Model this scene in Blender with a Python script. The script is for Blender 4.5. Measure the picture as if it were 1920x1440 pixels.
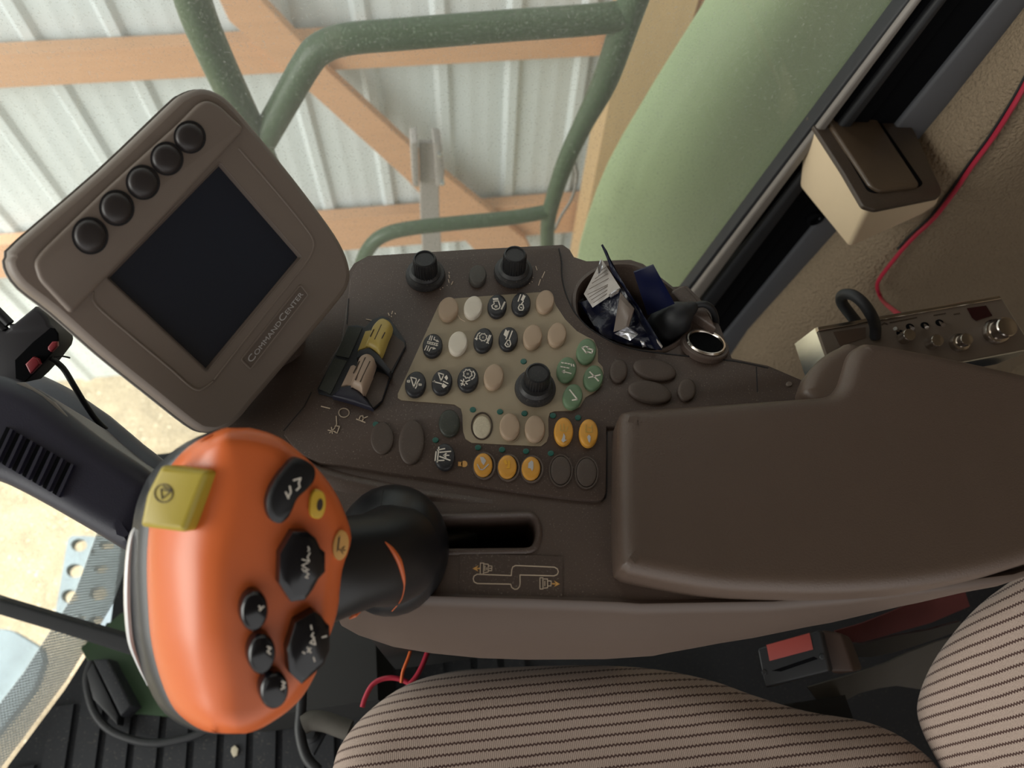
import bpy, bmesh, math, random
import numpy as np
from mathutils import Vector, Matrix, noise as mnoise
from mathutils.geometry import tessellate_polygon
from mathutils.bvhtree import BVHTree

for o in list(bpy.data.objects): bpy.data.objects.remove(o, do_unlink=True)
SC = bpy.context.scene
COL = SC.collection
random.seed(7)

# ------------------------------------------------------------------ camera
FPX = 1300.0
_z = Vector((60, 730, FPX)).normalized()
_y = (Vector((0, 0, -1)) + _z * _z.z).normalized()
_x = _y.cross(_z)
_a = math.atan2(.20869, .97798)
AX = _x * math.cos(_a) + _y * math.sin(_a)
AY = _z.cross(AX)
RW = Matrix((AX, AY, _z))                      # camera coordinates -> cab coordinates
CAM = Vector((0, 0, 1.22))
cd = bpy.data.cameras.new('camera'); cam = bpy.data.objects.new('camera', cd); COL.objects.link(cam)
cam.matrix_world = Matrix.Translation(CAM) @ RW.to_4x4()
cd.sensor_width = 36; cd.lens = 36 * FPX / 1920; cd.clip_start = .02
cd.dof.use_dof = True; cd.dof.focus_distance = .54; cd.dof.aperture_fstop = 6.5
SC.camera = cam

# ------------------------------------------------------------------ light and exposure
SC.view_settings.view_transform = 'Standard'; SC.view_settings.look = 'None'
SC.view_settings.gamma = 1; SC.view_settings.use_curve_mapping = False
SC.view_settings.exposure = 0.22
W = bpy.data.worlds.new('barn_daylight'); SC.world = W; W.use_nodes = True
bg = W.node_tree.nodes['Background']; bg.inputs[0].default_value = (1, .985, .965, 1); bg.inputs[1].default_value = 1.0
def area(name, loc, target, size, power, col=(1, 1, 1)):
    l = bpy.data.lights.new(name, 'AREA'); l.shape = 'RECTANGLE'; l.size, l.size_y = size; l.energy = power; l.color = col
    o = bpy.data.objects.new(name, l); COL.objects.link(o); o.location = loc
    o.rotation_euler = (Vector(target) - Vector(loc)).to_track_quat('-Z', 'Y').to_euler()
    return o
area('barn_door_daylight', (-4.6, -.6, 1.6), (-1.4, .9, -1.2), (3.2, 3.0), 230, (1, .98, .94))
sl_ = area('ground_fill_light', (-1.9, 1.1, .3), (-1.8, 1.15, -1.93), (1.2, .9), 24, (1, .99, .96)); sl_.data.spread = math.radians(75)  # added lamp low over the ground to brighten it, no skylight there

# ------------------------------------------------------------------ pixel rays -> places
def ray(px, py): return RW @ Vector(((px - 960) / FPX, (720 - py) / FPX, -1))
def onz(px, py, z): r = ray(px, py); return CAM + r * ((z - CAM.z) / r.z)
def ony(px, py, y): r = ray(px, py); return CAM + r * ((y - CAM.y) / r.y)
def onx(px, py, x): r = ray(px, py); return CAM + r * ((x - CAM.x) / r.x)
def Q(px, py, d): return CAM + ray(px, py) * d
class Fr:
    def __init__(s, o, n, x=(1, 0, 0)):
        s.o = Vector(o); s.n = Vector(n).normalized(); x = Vector(x)
        s.x = (x - s.n * x.dot(s.n)).normalized(); s.y = s.n.cross(s.x)
    def l(s, px, py, h=0):
        r = ray(px, py); p = s.o + s.n * h
        t = (p - CAM).dot(s.n) / r.dot(s.n); q = CAM + r * t - s.o
        return (q.dot(s.x), q.dot(s.y))
    def w(s, a, b, h=0): return s.o + s.x * a + s.y * b + s.n * h
    def px(s, px, py, h=0): return s.w(*s.l(px, py, h), h)
    def T(s, pts, h=0): return [s.l(p[0], p[1], h) for p in pts]
def camdir(v): return RW @ Vector(v)
TOP = Fr((0, 0, .77), (0, 0, 1))

def zt(x0, y0, s):                               # zoomed tracing -> photo pixels
    return lambda pts: [(x0 + p[0] / s, y0 + p[1] / s) for p in pts]
def smooth(pts, n=6, closed=True):
    P = [Vector(p) for p in pts]; N = len(P); out = []
    rng = range(N) if closed else range(N - 1)
    for i in rng:
        if closed: a, b, c, d = P[i - 1], P[i], P[(i + 1) % N], P[(i + 2) % N]
        else: a, b, c, d = P[max(i - 1, 0)], P[i], P[i + 1], P[min(i + 2, N - 1)]
        for k in range(n):
            t = k / n
            out.append(.5 * ((2 * b) + (c - a) * t + (2 * a - 5 * b + 4 * c - d) * t * t + (3 * b - a - 3 * c + d) * t ** 3))
    if not closed: out.append(P[-1])
    return [tuple(p) for p in out]
def ell(cx, cy, w, h, rot=0, n=28):
    r = math.radians(rot); o = []
    for k in range(n):
        t = 2 * math.pi * k / n; a, b = w / 2 * math.cos(t), h / 2 * math.sin(t)
        o.append((cx + a * math.cos(r) - b * math.sin(r), cy + a * math.sin(r) + b * math.cos(r)))
    return o
def rnd(pts, r, n=5):                            # rounded polygon corners
    out = []; N = len(pts)
    for i in range(N):
        p = Vector(pts[i]); a = Vector(pts[i - 1]); b = Vector(pts[(i + 1) % N])
        da, db = (a - p), (b - p); ra = min(r, da.length * .45); rb = min(r, db.length * .45)
        s, e = p + da.normalized() * ra, p + db.normalized() * rb
        for k in range(n + 1):
            t = k / n; out.append(tuple(s * (1 - t) ** 2 + p * 2 * t * (1 - t) + e * t * t))
    return out

# ------------------------------------------------------------------ materials
def lin(h, k=1.0):
    h = h.lstrip('#'); c = [int(h[i:i + 2], 16) / 255 for i in (0, 2, 4)]
    return tuple(min(1, (v / 12.92 if v <= .04045 else ((v + .055) / 1.055) ** 2.4) * k) for v in c) + (1,)
MATS = {}
def pm(name, hexc, rough=.5, var=.12, vs=18, bump=0, bs=400, metal=0, dust=0, dustc='#9a8f80', ds=900, spec=.5, coat=0, bd=.001, sub=0):
    m = bpy.data.materials.new(name); m.use_nodes = True; MATS[name] = m
    nt = m.node_tree; N, L = nt.nodes, nt.links; b = N['Principled BSDF']
    b.inputs['Roughness'].default_value = rough; b.inputs['Metallic'].default_value = metal
    b.inputs['Specular IOR Level'].default_value = spec; b.inputs['Coat Weight'].default_value = coat
    tc = N.new('ShaderNodeTexCoord')
    nz = N.new('ShaderNodeTexNoise'); nz.inputs['Scale'].default_value = vs; nz.inputs['Detail'].default_value = 5
    L.new(tc.outputs['Object'], nz.inputs['Vector'])
    mx = N.new('ShaderNodeMix'); mx.data_type = 'RGBA'
    mx.inputs[6].default_value = lin(hexc, 1 - var); mx.inputs[7].default_value = lin(hexc, 1 + var)
    L.new(nz.outputs['Fac'], mx.inputs[0]); src = mx.outputs[2]
    if dust:
        d1 = N.new('ShaderNodeTexNoise'); d1.inputs['Scale'].default_value = ds; d1.inputs['Detail'].default_value = 2
        L.new(tc.outputs['Object'], d1.inputs['Vector'])
        cr = N.new('ShaderNodeValToRGB'); cr.color_ramp.elements[0].position = .62; cr.color_ramp.elements[1].position = .72
        L.new(d1.outputs['Fac'], cr.inputs[0])
        d2 = N.new('ShaderNodeTexNoise'); d2.inputs['Scale'].default_value = ds / 22; L.new(tc.outputs['Object'], d2.inputs['Vector'])
        mu = N.new('ShaderNodeMath'); mu.operation = 'MULTIPLY'; L.new(cr.outputs[0], mu.inputs[0]); L.new(d2.outputs['Fac'], mu.inputs[1])
        m2 = N.new('ShaderNodeMath'); m2.operation = 'MULTIPLY'; m2.inputs[1].default_value = dust; L.new(mu.outputs[0], m2.inputs[0])
        dm = N.new('ShaderNodeMix'); dm.data_type = 'RGBA'; dm.inputs[7].default_value = lin(dustc)
        L.new(m2.outputs[0], dm.inputs[0]); L.new(src, dm.inputs[6]); src = dm.outputs[2]
    L.new(src, b.inputs['Base Color'])
    if bump:
        bn = N.new('ShaderNodeTexNoise'); bn.inputs['Scale'].default_value = bs; bn.inputs['Detail'].default_value = 3
        L.new(tc.outputs['Object'], bn.inputs['Vector'])
        bp = N.new('ShaderNodeBump'); bp.inputs['Strength'].default_value = bump; bp.inputs['Distance'].default_value = bd
        L.new(bn.outputs['Fac'], bp.inputs['Height']); L.new(bp.outputs[0], b.inputs['Normal'])
    return m
def math_node(nt, op, a, b=None, c=None):
    n = nt.nodes.new('ShaderNodeMath'); n.operation = op
    for i, v in enumerate((a, b, c)):
        if v is None: continue
        if isinstance(v, (int, float)): n.inputs[i].default_value = v
        else: nt.links.new(v, n.inputs[i])
    return n.outputs[0]

pm('panel', '#4d3f38', .5, .12, 14, .08, 2500, dust=.9)
pm('console_plastic', '#54463f', .42, .1, 12, .15, 1800, dust=.7)
pm('console_flank', '#52443c', .45, .08, 10, .06, 1500)
pm('membrane', '#9d8f78', .5, .07, 20, 0, dust=.2, dustc='#b0a48c')
pm('beige_key', '#ac957e', .5, .05, 60)
pm('white_key', '#dcd3c4', .55, .08, 120)
pm('black_key', '#26262a', .45, .12, 200, .05, 3000, dust=.3)
pm('slate_key', '#33362f', .5, .12, 90, .05, 3000, dust=.35)
pm('grey_key', '#4a4641', .6, .15, 160, .1, 3000, dust=.3)
pm('brown_key', '#4f433c', .6, .1, 60, .05, 3000, dust=.3)
pm('green_key', '#688264', .5, .1, 90)
pm('amber_key', '#d69a3d', .45, .12, 160)
pm('led_lens', '#1f5c52', .3, .1, 90)
pm('ink_white', '#e6ded2', .6, .05)
pm('ink_cream', '#d3bfa8', .6, .05)
pm('ink_orange', '#d9a45c', .6, .05)
pm('ink_grey', '#bcb9b8', .5, .1)
pm('ink_yellow', '#e0a52c', .5, .05)
pm('dark_ink', '#3a2c20', .6, .05)
pm('bare_plastic', '#cfc4ac', .8, .2, 900, .5, 1800, bd=.002)
pm('knob_black', '#1c1c1e', .4, .15, 200, .05, 2000, dust=.25)
pm('knob_skirt', '#2d2c2d', .5, .2, 120, .05, 2000, dust=.45)
pm('yellow_cap', '#bfa75a', .4, .06, 200)
pm('tan_cap', '#ad9683', .45, .06, 200)
pm('recess_black', '#1b1e24', .5, .15, 60, dust=.2)
pm('void_black', '#07080b', .9, .1, 20, spec=.1)
pm('leather', '#55463d', .42, .07, 30, .35, 900, bd=.0008)
pm('leather_side', '#58493f', .45, .07, 30, .2, 900, bd=.0008)
pm('orange_shell', '#dc6d38', .33, .05, 20)
pm('orange_accent', '#cf6430', .4, .05, 20)
pm('shell_grey', '#1c1e23', .4, .1, 60)
pm('silver_edge', '#dcdcdc', .25, .05, 60, metal=.6)
pm('yellow_switch', '#b09c35', .38, .05, 60)
pm('lever_black', '#15161a', .36, .15, 30, .04, 1500)
pm('glossy_black', '#141419', .16, .1, 60)
pm('monitor_front', '#7a6e65', .48, .04, 30, .12, 2500, bd=.0005)
pm('monitor_back', '#85817c', .5, .05, 30, .35, 2200, bd=.0008)
pm('monitor_button', '#302b2b', .42, .1, 90, .05, 2500)
pm('screen_glass', '#262b36', .14, .05, 10, spec=.6)
pm('plate_brown', '#665a52', .5, .05, 30)
pm('seam_black', '#17161a', .6, .1, 30)
pm('navy_plastic', '#1f1e2e', .45, .12, 20, .1, 1200)
pm('dark_bar', '#07080c', .8, .1, 20)
pm('remote_black', '#2d2b30', .55, .1, 60)
pm('red_button', '#8d2b33', .4, .1, 90)
pm('red_wire', '#a3283c', .35, .08, 90)
pm('black_rubber', '#1c1d20', .55, .2, 40, .1, 400)
pm('seal_grey', '#78726c', .45, .1, 60)
pm('strip_bluegrey', '#4d4e52', .45, .08, 20)
pm('cloth_tan', '#86755f', .85, .22, 330, 1, 260, bd=.006)
pm('box_cream', '#d2bd9e', .5, .05, 20)
pm('box_brown', '#40352c', .42, .15, 60, .1, 900, dust=.3)
pm('lid_brown', '#4d3f31', .3, .2, 60, .2, 1500, dust=.3)
pm('chrome', '#d6dde0', .18, .05, 40, metal=1)
pm('chrome_warm', '#c4bbb2', .2, .05, 40, metal=1)
pm('radio_face', '#6e6258', .42, .08, 60, metal=.2)
pm('radio_window', '#5b4a40', .3, .1, 60)
pm('radio_display', '#2e1214', .2, .1, 60)
pm('foil_navy', '#050a22', .28, .25, 60, .35, 90, spec=.5, bd=.004)
pm('card_navy', '#040c30', .35, .15, 60)
pm('foil_white', '#9c958e', .35, .1, 60, .2, 150, bd=.002)
pm('foil_silver', '#cfcfd4', .2, .15, 60, metal=.8)
pm('rail_green', '#42563c', .45, .35, 140, dust=1.1, dustc='#a9b8a4', ds=330)
pm('panel_green', '#9fb28a', .45, .07, 2.5)
pm('floor_green', '#2c4428', .6, .12, 8)
pm('mat_black', '#1a1c21', .7, .2, 8, .1, 500, dust=.3, ds=300)
pm('dark_base', '#1b1a19', .7, .35, 9)
pm('lumber', '#c99d79', .7, .13, 4)
pm('lumber_pale', '#c9ab80', .7, .12, 3)
pm('sheet_white', '#ced8da', .4, .05, 1.2)
pm('metal_grey', '#a09b96', .5, .1, 6)
pm('straw_ground', '#a89a80', .95, .45, 9, .6, 45, bd=.03, dust=1.6, dustc='#f0e4c8', ds=60)
pm('step_plate', '#6f7e84', .5, .4, 9)
pm('buckle_black', '#26282b', .4, .15, 60)
pm('buckle_brown', '#3f3029', .5, .15, 30)
pm('buckle_red', '#94403a', .5, .06, 60)
pm('web_grey', '#4a4640', .8, .1, 60, .4, 900)
pm('web_red', '#57201f', .8, .1, 60)
pm('cab_roof_lining', '#6e6456', .9, .1, 8)

def wood(name):                                   # grain along the board
    m = MATS[name]; nt = m.node_tree; N, L = nt.nodes, nt.links
    nz = [n for n in N if n.type == 'TEX_NOISE'][0]; tc = [n for n in N if n.type == 'TEX_COORD'][0]
    mp = N.new('ShaderNodeMapping'); mp.inputs['Scale'].default_value = (1, 12, 12) if name == 'lumber' else (12, 12, 1)
    L.new(tc.outputs['Object'], mp.inputs[0]); L.new(mp.outputs[0], nz.inputs['Vector'])
wood('lumber'); wood('lumber_pale')

def seat_cloth():
    m = bpy.data.materials.new('seat_cloth'); m.use_nodes = True; MATS['seat_cloth'] = m
    nt = m.node_tree; N, L = nt.nodes, nt.links; b = N['Principled BSDF']; b.inputs['Roughness'].default_value = .9
    b.inputs['Specular IOR Level'].default_value = .2; b.inputs['Sheen Weight'].default_value = .15
    g = N.new('ShaderNodeNewGeometry'); sx = N.new('ShaderNodeSeparateXYZ'); L.new(g.outputs['Position'], sx.inputs[0])
    M = lambda op, a, b=None, c=None: math_node(nt, op, a, b, c)
    s = M('ADD', sx.outputs[0], sx.outputs[2])
    tooth = M('PINGPONG', s, .0018)                                  # zigzag edge of every dark line
    nz = N.new('ShaderNodeTexNoise'); nz.inputs['Scale'].default_value = 35; L.new(g.outputs['Position'], nz.inputs['Vector'])
    wob = M('MULTIPLY', M('SUBTRACT', nz.outputs['Fac'], .5), .0016)
    yy = M('ADD', M('ADD', M('SUBTRACT', sx.outputs[1], M('ADD', M('MULTIPLY', sx.outputs[0], -.03), M('MULTIPLY', sx.outputs[2], .12))), M('MULTIPLY', tooth, .8)), wob)
    fr = M('PINGPONG', yy, .0043)
    line = M('LESS_THAN', fr, .00095)
    knit = M('ADD', M('MULTIPLY', M('SINE', M('MULTIPLY', s, 3600)), .16), .84)
    n2 = N.new('ShaderNodeTexNoise'); n2.inputs['Scale'].default_value = 1400; L.new(g.outputs['Position'], n2.inputs['Vector'])
    kk = M('MULTIPLY', knit, M('ADD', M('MULTIPLY', n2.outputs['Fac'], .8), .6))
    mx = N.new('ShaderNodeMix'); mx.data_type = 'RGBA'; mx.inputs[6].default_value = lin('#b09c90'); mx.inputs[7].default_value = lin('#553f39')
    L.new(line, mx.inputs[0])
    vm = N.new('ShaderNodeVectorMath'); vm.operation = 'SCALE'; L.new(mx.outputs[2], vm.inputs[0]); L.new(kk, vm.inputs['Scale'])
    L.new(vm.outputs[0], b.inputs['Base Color'])
    bp = N.new('ShaderNodeBump'); bp.inputs['Strength'].default_value = .5; bp.inputs['Distance'].default_value = .001
    L.new(M('SUBTRACT', kk, line), bp.inputs['Height']); L.new(bp.outputs[0], b.inputs['Normal'])
seat_cloth()
def glass_mat(name, tint, haze, speck, gl=.06):
    m = bpy.data.materials.new(name); m.use_nodes = True; MATS[name] = m
    nt = m.node_tree; N, L = nt.nodes, nt.links; N.remove(N['Principled BSDF']); out = N['Material Output']
    tr = N.new('ShaderNodeBsdfTransparent'); tr.inputs[0].default_value = tint
    df = N.new('ShaderNodeBsdfDiffuse'); df.inputs[0].default_value = (.75, .76, .7, 1)
    gs = N.new('ShaderNodeBsdfGlossy'); gs.inputs['Roughness'].default_value = .03
    tc = N.new('ShaderNodeTexCoord')
    n1 = N.new('ShaderNodeTexNoise'); n1.inputs['Scale'].default_value = 330; n1.inputs['Detail'].default_value = 1; L.new(tc.outputs['Object'], n1.inputs[0])
    n2 = N.new('ShaderNodeTexNoise'); n2.inputs['Scale'].default_value = 5; L.new(tc.outputs['Object'], n2.inputs[0])
    M = lambda op, a, b=None, c=None: math_node(nt, op, a, b, c)
    sp = M('MULTIPLY', M('GREATER_THAN', n1.outputs['Fac'], .66), speck)
    fac = M('MULTIPLY', M('ADD', sp, haze), M('ADD', n2.outputs['Fac'], .5))
    a = N.new('ShaderNodeMixShader'); L.new(fac, a.inputs[0]); L.new(tr.outputs[0], a.inputs[1]); L.new(df.outputs[0], a.inputs[2])
    c = N.new('ShaderNodeMixShader'); c.inputs[0].default_value = gl; L.new(a.outputs[0], c.inputs[1]); L.new(gs.outputs[0], c.inputs[2])
    L.new(c.outputs[0], out.inputs[0])
glass_mat('dusty_glass', (.97, .98, .965, 1), .10, .16, .03)
def frit_mat():
    m = bpy.data.materials.new('frit_dots'); m.use_nodes = True; MATS['frit_dots'] = m
    nt = m.node_tree; N, L = nt.nodes, nt.links; b = N['Principled BSDF']; out = N['Material Output']
    b.inputs['Base Color'].default_value = lin('#d0d8da'); b.inputs['Roughness'].default_value = .5
    tr = N.new('ShaderNodeBsdfTransparent'); g = N.new('ShaderNodeNewGeometry'); sx = N.new('ShaderNodeSeparateXYZ'); L.new(g.outputs['Position'], sx.inputs[0])
    M = lambda op, a, b=None, c=None: math_node(nt, op, a, b, c)
    u = M('PINGPONG', M('ADD', sx.outputs[1], M('MULTIPLY', sx.outputs[2], .3)), .0022); v = M('PINGPONG', sx.outputs[2], .0022)
    f = M('GREATER_THAN', M('ADD', u, v), .0019)
    a = N.new('ShaderNodeMixShader'); L.new(f, a.inputs[0]); L.new(tr.outputs[0], a.inputs[1]); L.new(b.outputs[0], a.inputs[2]); L.new(a.outputs[0], out.inputs[0])
frit_mat()

# ------------------------------------------------------------------ object helpers
WL = {}
def thing(name, label, cat, loc=(0, 0, 0), group=None):
    o = bpy.data.objects.new(name, None); COL.objects.link(o); o.location = loc; WL[o] = Vector(loc); o.empty_display_size = .02
    o['label'] = label; o['category'] = cat
    if group: o['group'] = group
    return o
def tag(o, label, cat, group=None):
    o['label'] = label; o['category'] = cat
    if group: o['group'] = group
    return o
def mk(name, V, F, mat, parent=None, smooth_a=35, label=None):
    me = bpy.data.meshes.new(name); V = [Vector(v) for v in V]
    lo = Vector([min(v[i] for v in V) for i in range(3)]); hi = Vector([max(v[i] for v in V) for i in range(3)])
    org = Vector(((lo.x + hi.x) / 2, (lo.y + hi.y) / 2, lo.z))
    me.from_pydata([v - org for v in V], [], F); me.validate()
    bm = bmesh.new(); bm.from_mesh(me); bmesh.ops.remove_doubles(bm, verts=bm.verts, dist=1e-6)
    bmesh.ops.recalc_face_normals(bm, faces=bm.faces); bm.to_mesh(me); bm.free()
    me.materials.append(MATS[mat])
    for p in me.polygons: p.use_smooth = True
    me.set_sharp_from_angle(angle=math.radians(smooth_a))
    o = bpy.data.objects.new(name, me); COL.objects.link(o); WL[o] = org
    if parent: o.parent = parent; o.location = org - WL[parent]
    else: o.location = org
    if label: o['label'] = label
    return o
def struct(o): o['kind'] = 'structure'; return o
def signed(P): return sum(P[i - 1][0] * P[i][1] - P[i][0] * P[i - 1][1] for i in range(len(P))) / 2
def inset(P, d):
    if signed(P) < 0: P = P[::-1]
    out = []; N = len(P)
    for i in range(N):
        p = Vector(P[i]); a = (p - Vector(P[i - 1])); b = (Vector(P[(i + 1) % N]) - p)
        if a.length < 1e-9: a = b
        if b.length < 1e-9: b = a
        na, nb = Vector((-a.y, a.x)).normalized(), Vector((-b.y, b.x)).normalized()
        m = (na + nb); m = m.normalized() if m.length > 1e-6 else na
        out.append(p + m * min(d / max(m.dot(na), .5), d * 1.6) if d > 0 else p + m * d / max(m.dot(na), .5))
    for _ in range(14):                          # flatten folds
        bad = 0
        for i in range(N):
            j = (i + 1) % N
            if (out[j] - out[i]).dot(Vector(P[j]) - Vector(P[i])) < 0: c = (out[i] + out[j]) / 2; out[i] = c; out[j] = c.copy(); bad = 1
        if not bad: break
    return [tuple(p) for p in out]
def cap(P, off, flip=False):
    t = tessellate_polygon([[Vector((a, b, 0)) for a, b in P]])
    return [tuple(off + i for i in (f[::-1] if flip else f)) for f in t]
def solid(name, fr, pts, h0, h1, mat, parent=None, bevel=0, seg=3, trace=None, local=False, bothbev=False, label=None, sa=35):
    P = list(pts) if local else fr.T(pts, h1 if trace is None else trace)
    if signed(P) < 0: P = P[::-1]
    rings = []
    if bothbev:
        for k in range(seg + 1):
            t = math.pi / 2 * k / seg; rings.append((inset(P, bevel * (1 - math.sin(t))), h0 + bevel * (1 - math.cos(t))))
    else: rings.append((P, h0))
    if bevel:
        for k in range(seg + 1):
            t = math.pi / 2 * k / seg; rings.append((inset(P, bevel * (1 - math.cos(t))), h1 - bevel * (1 - math.sin(t))))
        if bevel >= .0079: rings.append((inset(rings[-1][0], .003), h1 + .00001))
    else: rings.append((P, h1))
    n = len(P); V = []; F = []
    for R_, h in rings: V += [fr.w(a, b, h) for a, b in R_]
    for r in range(len(rings) - 1):
        for i in range(n):
            j = (i + 1) % n; F.append((r * n + i, r * n + j, (r + 1) * n + j, (r + 1) * n + i))
    F += cap(rings[0][0], 0, True) + cap(rings[-1][0], (len(rings) - 1) * n)
    return mk(name, V, F, mat, parent, sa, label)
def dome(name, fr, pts, h, mat, parent, trace=None, h0=0, prof=((1, 0), (1, .5), (.975, .75), (.9, .92), (.7, .985), (.35, 1)), label=None, shift=(0, 0)):
    P = fr.T(pts, h0 + h * .6 if trace is None else trace)
    cx = sum(p[0] for p in P) / len(P); cy = sum(p[1] for p in P) / len(P); n = len(P); V = []; F = []
    for s, t in prof: V += [fr.w(cx + (a - cx) * s + shift[0] * t, cy + (b - cy) * s + shift[1] * t, h0 + h * t) for a, b in P]
    for r in range(len(prof) - 1):
        for i in range(n): j = (i + 1) % n; F.append((r * n + i, r * n + j, (r + 1) * n + j, (r + 1) * n + i))
    F.append(tuple((len(prof) - 1) * n + i for i in range(n))); F.append(tuple(range(n))[::-1])
    return mk(name, V, F, mat, parent, 40, label)
def ring(name, fr, outer, inner, h0, h1, mat, parent=None, trace=None, label=None):
    """solid band between two outlines of equal length"""
    h = h1 if trace is None else trace
    A, B = fr.T(outer, h), fr.T(inner, h); n = len(A); V = []; F = []
    for L_, hh in ((A, h0), (A, h1), (B, h1), (B, h0)): V += [fr.w(a, b, hh) for a, b in L_]
    for r in range(4):
        for i in range(n): j = (i + 1) % n; q = (r + 1) % 4; F.append((r * n + i, r * n + j, q * n + j, q * n + i))
    return mk(name, V, F, mat, parent, 35, label)
def holed(name, fr, outer, holes, h0, h1, mat, parent=None, label=None):
    """plate with openings, outlines in photo pixels on the top face"""
    loops = [fr.T(l, h1) for l in [outer] + holes]
    bm = bmesh.new(); allv = []
    for lp in loops: allv.append([bm.verts.new((a, b, 0)) for a, b in lp])
    eds = [bm.edges.new((vs[i - 1], vs[i])) for vs in allv for i in range(len(vs))]
    bmesh.ops.triangle_fill(bm, use_beauty=True, use_dissolve=False, edges=eds)
    bm.verts.index_update(); V = []; F = []
    base = [(v.co.x, v.co.y) for v in bm.verts]; n = len(base)
    V = [fr.w(a, b, h1) for a, b in base] + [fr.w(a, b, h0) for a, b in base]
    for f in bm.faces: ix = [v.index for v in f.verts]; F.append(ix); F.append([i + n for i in ix][::-1])
    for vs in allv:
        for i in range(len(vs)): a, b = vs[i - 1].index, vs[i].index; F.append((a, b, b + n, a + n))
    bm.free(); return mk(name, V, F, mat, parent, 35, label)
def grid(name, rows, mat, parent=None, thick=0, n=None, label=None, closed=False, sa=40, caps=False):
    """rows of world points; thick adds a back side along n"""
    R_, C_ = len(rows), len(rows[0]); V = [Vector(p) for r in rows for p in r]; F = []
    for i in range(R_ - 1):
        for j in range(C_ if closed else C_ - 1):
            k = (j + 1) % C_; F.append((i * C_ + j, i * C_ + k, (i + 1) * C_ + k, (i + 1) * C_ + j))
    if caps: F.append(tuple(range(C_))[::-1]); F.append(tuple((R_ - 1) * C_ + j for j in range(C_)))
    if thick:
        n = Vector(n).normalized() * thick; m = len(V); V += [v + n for v in V]; F += [tuple(x + m for x in f[::-1]) for f in list(F)]
        b = [j for j in range(C_)] + [i * C_ + C_ - 1 for i in range(1, R_)] + [(R_ - 1) * C_ + j for j in range(C_ - 2, -1, -1)] + [i * C_ for i in range(R_ - 2, 0, -1)]
        for i in range(len(b)): a, c = b[i - 1], b[i]; F.append((a, c, c + m, a + m))
    return mk(name, V, F, mat, parent, sa, label)
def tube_vf(P, r, seg=10):
    P = [Vector(p) for p in P]; V = []; F = []; up = None
    for i, p in enumerate(P):
        t = (P[min(i + 1, len(P) - 1)] - P[max(i - 1, 0)]).normalized()
        if up is None: up = t.orthogonal().normalized()
        up = (up - t * up.dot(t)).normalized(); s = t.cross(up); rr = r[i] if isinstance(r, (list, tuple)) else r
        V += [p + (up * math.cos(2 * math.pi * k / seg) + s * math.sin(2 * math.pi * k / seg)) * rr for k in range(seg)]
    for i in range(len(P) - 1):
        for k in range(seg): j = (k + 1) % seg; F.append((i * seg + k, i * seg + j, (i + 1) * seg + j, (i + 1) * seg + k))
    F.append(tuple(range(seg))[::-1]); F.append(tuple((len(P) - 1) * seg + k for k in range(seg)))
    return V, F
def tube(name, P, r, mat, parent=None, seg=12, n=6, label=None):
    if n: 
        if isinstance(r, (list, tuple)): 
            S = smooth([tuple(p) + (q,) for p, q in zip(P, r)], n, False) if False else None
            pts = smooth([tuple(p) for p in P], n, False); rr = []
            for i in range(len(P) - 1): rr += [r[i] + (r[i + 1] - r[i]) * k / n for k in range(n)]
            rr.append(r[-1]); P, r = pts, rr
        else: P = smooth([tuple(p) for p in P], n, False)
    V, F = tube_vf(P, r, seg); return mk(name, V, F, mat, parent, 50, label)
def lathe_vf(fr, a, b, prof, seg=32, flute=0, fl=0):
    V = []; F = []
    for r, h in prof:
        for k in range(seg):
            t = 2 * math.pi * k / seg; q = r * (1 - (fl if flute and k % 2 and r > flute else 0)); V.append(fr.w(a + q * math.cos(t), b + q * math.sin(t), h))
    for i in range(len(prof) - 1):
        for k in range(seg): j = (k + 1) % seg; F.append((i * seg + k, i * seg + j, (i + 1) * seg + j, (i + 1) * seg + k))
    F.append(tuple(range(seg))[::-1]); F.append(tuple((len(prof) - 1) * seg + k for k in range(seg)))
    return V, F
def lathe(name, fr, a, b, prof, mat, parent=None, seg=32, flute=0, fl=0, label=None, sa=35):
    V, F = lathe_vf(fr, a, b, prof, seg, flute, fl); return mk(name, V, F, mat, parent, sa, label)
def ink(name, fr, lines, wpx, h, mat, parent, th=.00025, label=None):
    """printed strokes: polylines in photo pixels, lying on the surface"""
    V = []; F = []
    for ln in lines:
        fill = ln[0] == 'fill'
        P = [Vector(p) for p in fr.T(ln[1] if fill else ln, h)]
        if fill:
            k = len(V); V += [fr.w(p.x, p.y, h) for p in P] + [fr.w(p.x, p.y, h + th) for p in P]; n = len(P)
            F += [tuple(k + i for i in range(n)), tuple(k + n + i for i in range(n))] + [(k + i, k + (i + 1) % n, k + n + (i + 1) % n, k + n + i) for i in range(n)]
            continue
        w = wpx * (fr.px(*ln[0], h) - CAM).length / FPX / 2
        for i in range(len(P) - 1):
            d = P[i + 1] - P[i]
            if d.length < 1e-7: continue
            d.normalize(); s = Vector((-d.y, d.x)) * w; e = d * w * .5
            q = [P[i] - e + s, P[i] - e - s, P[i + 1] + e - s, P[i + 1] + e + s]; k = len(V)
            V += [fr.w(p.x, p.y, h) for p in q] + [fr.w(p.x, p.y, h + th) for p in q]
            F += [(k, k + 1, k + 2, k + 3), (k + 4, k + 5, k + 6, k + 7)] + [(k + a, k + (a + 1) % 4, k + 4 + (a + 1) % 4, k + 4 + a) for a in range(4)]
    return mk(name, V, F, mat, parent, 35, label)
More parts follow.
